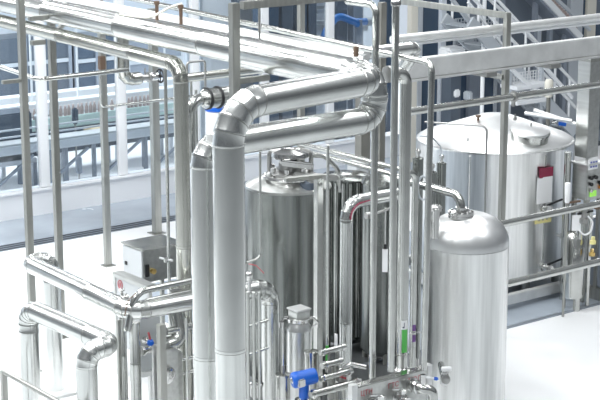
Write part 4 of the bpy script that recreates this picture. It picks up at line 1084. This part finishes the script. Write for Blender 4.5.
for dy in (1.2, 2.0):
    MB().bar(sa+Y*(dy-1.2), sb+Y*(dy-1.2), .06, .26).build('stringer', 'machlight', st)
    for off in (.55, 1.05):
        MB().cyl(sa+Y*(dy-1.2)+ZZ*off, sb+Y*(dy-1.2)+ZZ*off, .035).build('handrail', 'white', st)
    for k in range(7):
        q = sa+(sb-sa)*(k+.5)/7+Y*(dy-1.2); MB().cyl(q, q+ZZ*1.05, .028).build('baluster', 'white', st)
nT = 12
for k in range(nT):
    q = sa+(sb-sa)*(k+.5)/nT+Y*.4
    t_ = MB()
    for j in range(5): t_.box(q+X*(-.13+.065*j), (.02, .76, .035))
    for j in range(8): t_.box(q+Y*(-.36+.103*j), (.28, .02, .035))
    t_.build('tread', 'machlight', st)
# mesh landing
lm = Rp(522, 88, -.1)
ld = thing('mesh_platform', 'wire mesh platform guard under the big beam by the stairs', 'platform', Z(lm, 0))
for r0, (py0, py1) in enumerate(((74, 86), (89, 101))):
    a = Rp(509, (py0+py1)/2, -.3); b = along(a, 'x', 541); h = vert(a, py0).z-vert(a, py1).z
    g = MB(); nn = 12
    for k in range(nn+1): g.box(a+(b-a)*k/nn, (.014, .014, h))
    for k in range(5): g.bar(a+ZZ*h*(k/4-.5), b+ZZ*h*(k/4-.5), .014, .014)
    g.build('mesh', 'white', ld)
    MB().bar(a-ZZ*h*.6, b-ZZ*h*.6, .5, .08).build('deck', 'white', ld)
for px in (509, 541):
    q = Rp(px, 88, -.3); MB().box(Vector((q.x, q.y, q.z/2+.3)), (.07, .07, q.z+.6)).build('post', 'machlight', ld)
# bottle incline
ia, ib = Rp(528, -8, 1.1), Rp(572, 40, 1.1)
ic = thing('incline_conveyor', 'sloping bottle conveyor in the upper corner beyond the stairs', 'conveyor', Z(ib, 0))
MB().bar(ia, ib, .5, .12).build('bed', 'machine', ic)
for dy in (-.28, .28): MB().bar(ia+Y*dy+ZZ*.08, ib+Y*dy+ZZ*.08, .05, .14).build('side_plate', 'white', ic)
for k in range(3):
    q = ia+(ib-ia)*(k+.5)/3; MB().box(Vector((q.x, q.y, q.z/2)), (.1, .1, q.z-.1)).build('leg', 'machine', ic)
ib0 = None
for k in range(22):
    for row in range(2):
        q = ia+(ib-ia)*((k+.5)/22)+ZZ*.07+Y*(-.12+.2*row)
        if ib0 is None:
            ib0 = thing('bottle', 'small reddish bottle riding the sloping conveyor', 'bottle', q, 'bottles on the sloping conveyor'); ibp = q
            MB().lathe(q, [(.055, 0), (.06, .01), (.06, .17), (.025, .24), (.025, .30)], 10).build('body', 'bottle', ib0)
            MB().lathe(q+ZZ*.3, [(.03, 0), (.03, .03)], 8).build('cap', 'bottlecap', ib0)
        else: dup(ib0, q-ibp)
# diagonal stair flight on the glazed side and machinery lumps
for i, (x0_, y0_, x1_, y1_, dy, m_, w_, lab) in enumerate((
        (448, -6, 500, 62, .3, 'machlight', .07, 'thin sloping stair rail nearest the glazed wall'),
        (468, 2, 508, 52, .1, 'white', .05, 'white sloping stair rail behind the frame post'),
        (486, -4, 560, 66, .5, 'white', .06, 'long white sloping stair rail beyond the frame post'),
        (543, 65, 572, 98, -.4, 'white', .07, 'short white sloping rail near the wide tank lid'),
        (508, 66, 541, 96, -.5, 'white', .07, 'white sloping rail crossing the mesh platform'),
        (553, -4, 590, 30, .5, 'machlight', .07, 'grey sloping rail above the bottle incline'))):
    tag(MB().bar(Rp(x0_, y0_, dy), Rp(x1_, y1_, dy), w_, w_).build('stair_rail', m_), lab, 'rail')
s = Rp(452, 50, 1.0); wm = thing('packing_machine', 'white packing machine head behind the big beam', 'machine', Z(s, 0))
MB().box(Z(s, s.z-.1), (.5, .4, .35), bev=.05).build('housing', 'white', wm); MB().box(Z(s, (s.z-.27)/2), (.3, .3, s.z-.27)).build('base', 'machdark', wm)
s = Rp(455, 93, .9); MB().box(s, (.17, .2, .17), bev=.03).build('hopper', 'white', wm); MB().box(s+R*.28-U*.06, (.14, .2, .2), bev=.03).build('hopper', 'machlight', wm)
for px, lab in ((483, 'white slender pole near the frame arm'),):
    s = Rp(px, 60, .2); tag(MB().cyl(Z(s, 0), Z(s, 4.5), .045).build('pole', 'white'), lab, 'pole')
# barrel and pipes beside the roof of the wide tank
s = P(549, 84, 31.0); br_ = thing('cask', 'cream ribbed cask on a stand beside the mesh platform', 'cask', Z(s, 0))
MB().lathe(s-ZZ*.25, [(.07, 0), (.08, .05), (.075, .07), (.085, .14), (.08, .16), (.085, .24), (.08, .3), (.06, .34)], 24).build('body', 'whitewarm', br_)
MB().cyl(Z(s, 0), s-ZZ*.25, .04).build('stand', 'darkframe', br_)
for (xa, ya), (xb, yb), lab in (((525, 113), (572, 121), 'white pipe sloping behind the wide tank manway'), ((534, 110), (576, 124), 'second white pipe sloping behind the wide tank manway')):
    rod('process_pipe', lab, 'pipe', [P(xa, ya, 28.4), P(xb, yb, 28.0)], .034, 'beam', seg=14)
s = P(562.5, 124, 28.2); bc_ = thing('hose_coupling', 'blue hose coupling lying beyond the wide tank roof', 'coupling', s-ZZ*.05)
MB().cyl(s-R*.07+U*.01, s+R*.06-U*.01, .035, seg=16).build('sleeve', 'blue', bc_); MB().cyl(s-R*.2+U*.02, s-R*.10+U*.01, .035, seg=12).build('nozzle', 'fit', bc_)

a = Rp(455, 32, 1.2); q2_ = along(a, 'x', 497); h = vert(a, 14).z-vert(a, 40).z
mg = thing('mesh_guard', 'grey mesh machine guard behind the uppermost rail', 'guard', Z((a+q2_)/2, 0))
g = MB()
for k in range(15): g.box(a+(q2_-a)*k/14, (.02, .02, h))
for k in range(8): g.bar(a+ZZ*h*(k/7-.5), q2_+ZZ*h*(k/7-.5), .02, .02)
g.build('mesh', 'machlight', mg)
for q in (a, q2_): MB().box(Vector((q.x, q.y, (q.z+h/2)/2)), (.06, .06, q.z+h/2)).build('post', 'machlight', mg)
# ------------------------------------------------------------------ world, light, camera
def world():
    w = bpy.data.worlds.new('hall_light'); bpy.context.scene.world = w; w.use_nodes = True
    nt = w.node_tree; bg = nt.nodes['Background']
    tc = nt.nodes.new('ShaderNodeTexCoord'); sx = nt.nodes.new('ShaderNodeSeparateXYZ')
    nt.links.new(tc.outputs['Generated'], sx.inputs['Vector'])
    r = nt.nodes.new('ShaderNodeValToRGB'); e = r.color_ramp.elements
    e[0].position = 0.0; e[0].color = (.14, .155, .17, 1)
    e[1].position = 1.0; e[1].color = (.40, .42, .44, 1)
    k = e.new(.14); k.color = (.20, .215, .23, 1)
    k = e.new(.38); k.color = (.38, .40, .42, 1)
    nt.links.new(sx.outputs['Z'], r.inputs['Fac'])
    # noise bands in the world light, made up for contrast in steel reflections
    mp = nt.nodes.new('ShaderNodeMapping'); mp.inputs['Scale'].default_value = (3, 3, .15)
    no = nt.nodes.new('ShaderNodeTexNoise'); no.inputs['Scale'].default_value = 1.6; no.inputs['Detail'].default_value = 2
    nt.links.new(tc.outputs['Generated'], mp.inputs['Vector']); nt.links.new(mp.outputs['Vector'], no.inputs['Vector'])
    mr = nt.nodes.new('ShaderNodeMapRange'); mr.inputs['From Min'].default_value = .35; mr.inputs['From Max'].default_value = .65
    mr.inputs['To Min'].default_value = .55; mr.inputs['To Max'].default_value = 1.35
    nt.links.new(no.outputs['Fac'], mr.inputs['Value'])
    mul = nt.nodes.new('ShaderNodeMix'); mul.data_type = 'RGBA'; mul.blend_type = 'MULTIPLY'; mul.inputs['Factor'].default_value = 1
    nt.links.new(r.outputs['Color'], mul.inputs[6]); nt.links.new(mr.outputs['Result'], mul.inputs[7])
    nt.links.new(mul.outputs[2], bg.inputs['Color']); bg.inputs['Strength'].default_value = .88
world()
def area(name, loc, size, sy, energy, rot=(0, 0, 0)):
    l = bpy.data.lights.new(name, 'AREA'); l.shape = 'RECTANGLE'; l.size = size; l.size_y = sy; l.energy = energy
    l.color = (.97, .99, 1.0)
    o = bpy.data.objects.new(name, l); C.objects.link(o); o.location = loc; o.rotation_euler = rot
    return o
for lx, ly, en in ((2, 14, 1000), (9, 13, 850), (16, 10, 380), (5, 25, 1750), (10.5, 21, 1050), (20, 20, 500)):
    area('hall_lamp', (lx, ly, 11.5), 1.3, 9, en)
for lx, ly in ((6, YW+5), (16, YW+5), (26, YW+4), (34, YW+2)):
    area('bottling_hall_fill', (lx, ly, 8.5), 7, 2, 800)  # fill lights added to whiten the floor behind the glass, no fixtures seen
cam = bpy.data.cameras.new('camera'); cam.sensor_width = 36; cam.lens = FPX*36/600; cam.clip_end = 300
co = bpy.data.objects.new('camera', cam); C.objects.link(co)
co.matrix_world = Matrix(((R.x, U.x, -F.x, 0), (R.y, U.y, -F.y, 0), (R.z, U.z, -F.z, H), (0, 0, 0, 1)))
sc = bpy.context.scene; sc.camera = co
sc.view_settings.view_transform = 'Standard'; sc.view_settings.look = 'None'
sc.view_settings.gamma = 1; sc.view_settings.use_curve_mapping = False; sc.view_settings.exposure = 0.02
sc.cycles.transparent_max_bounces = 48
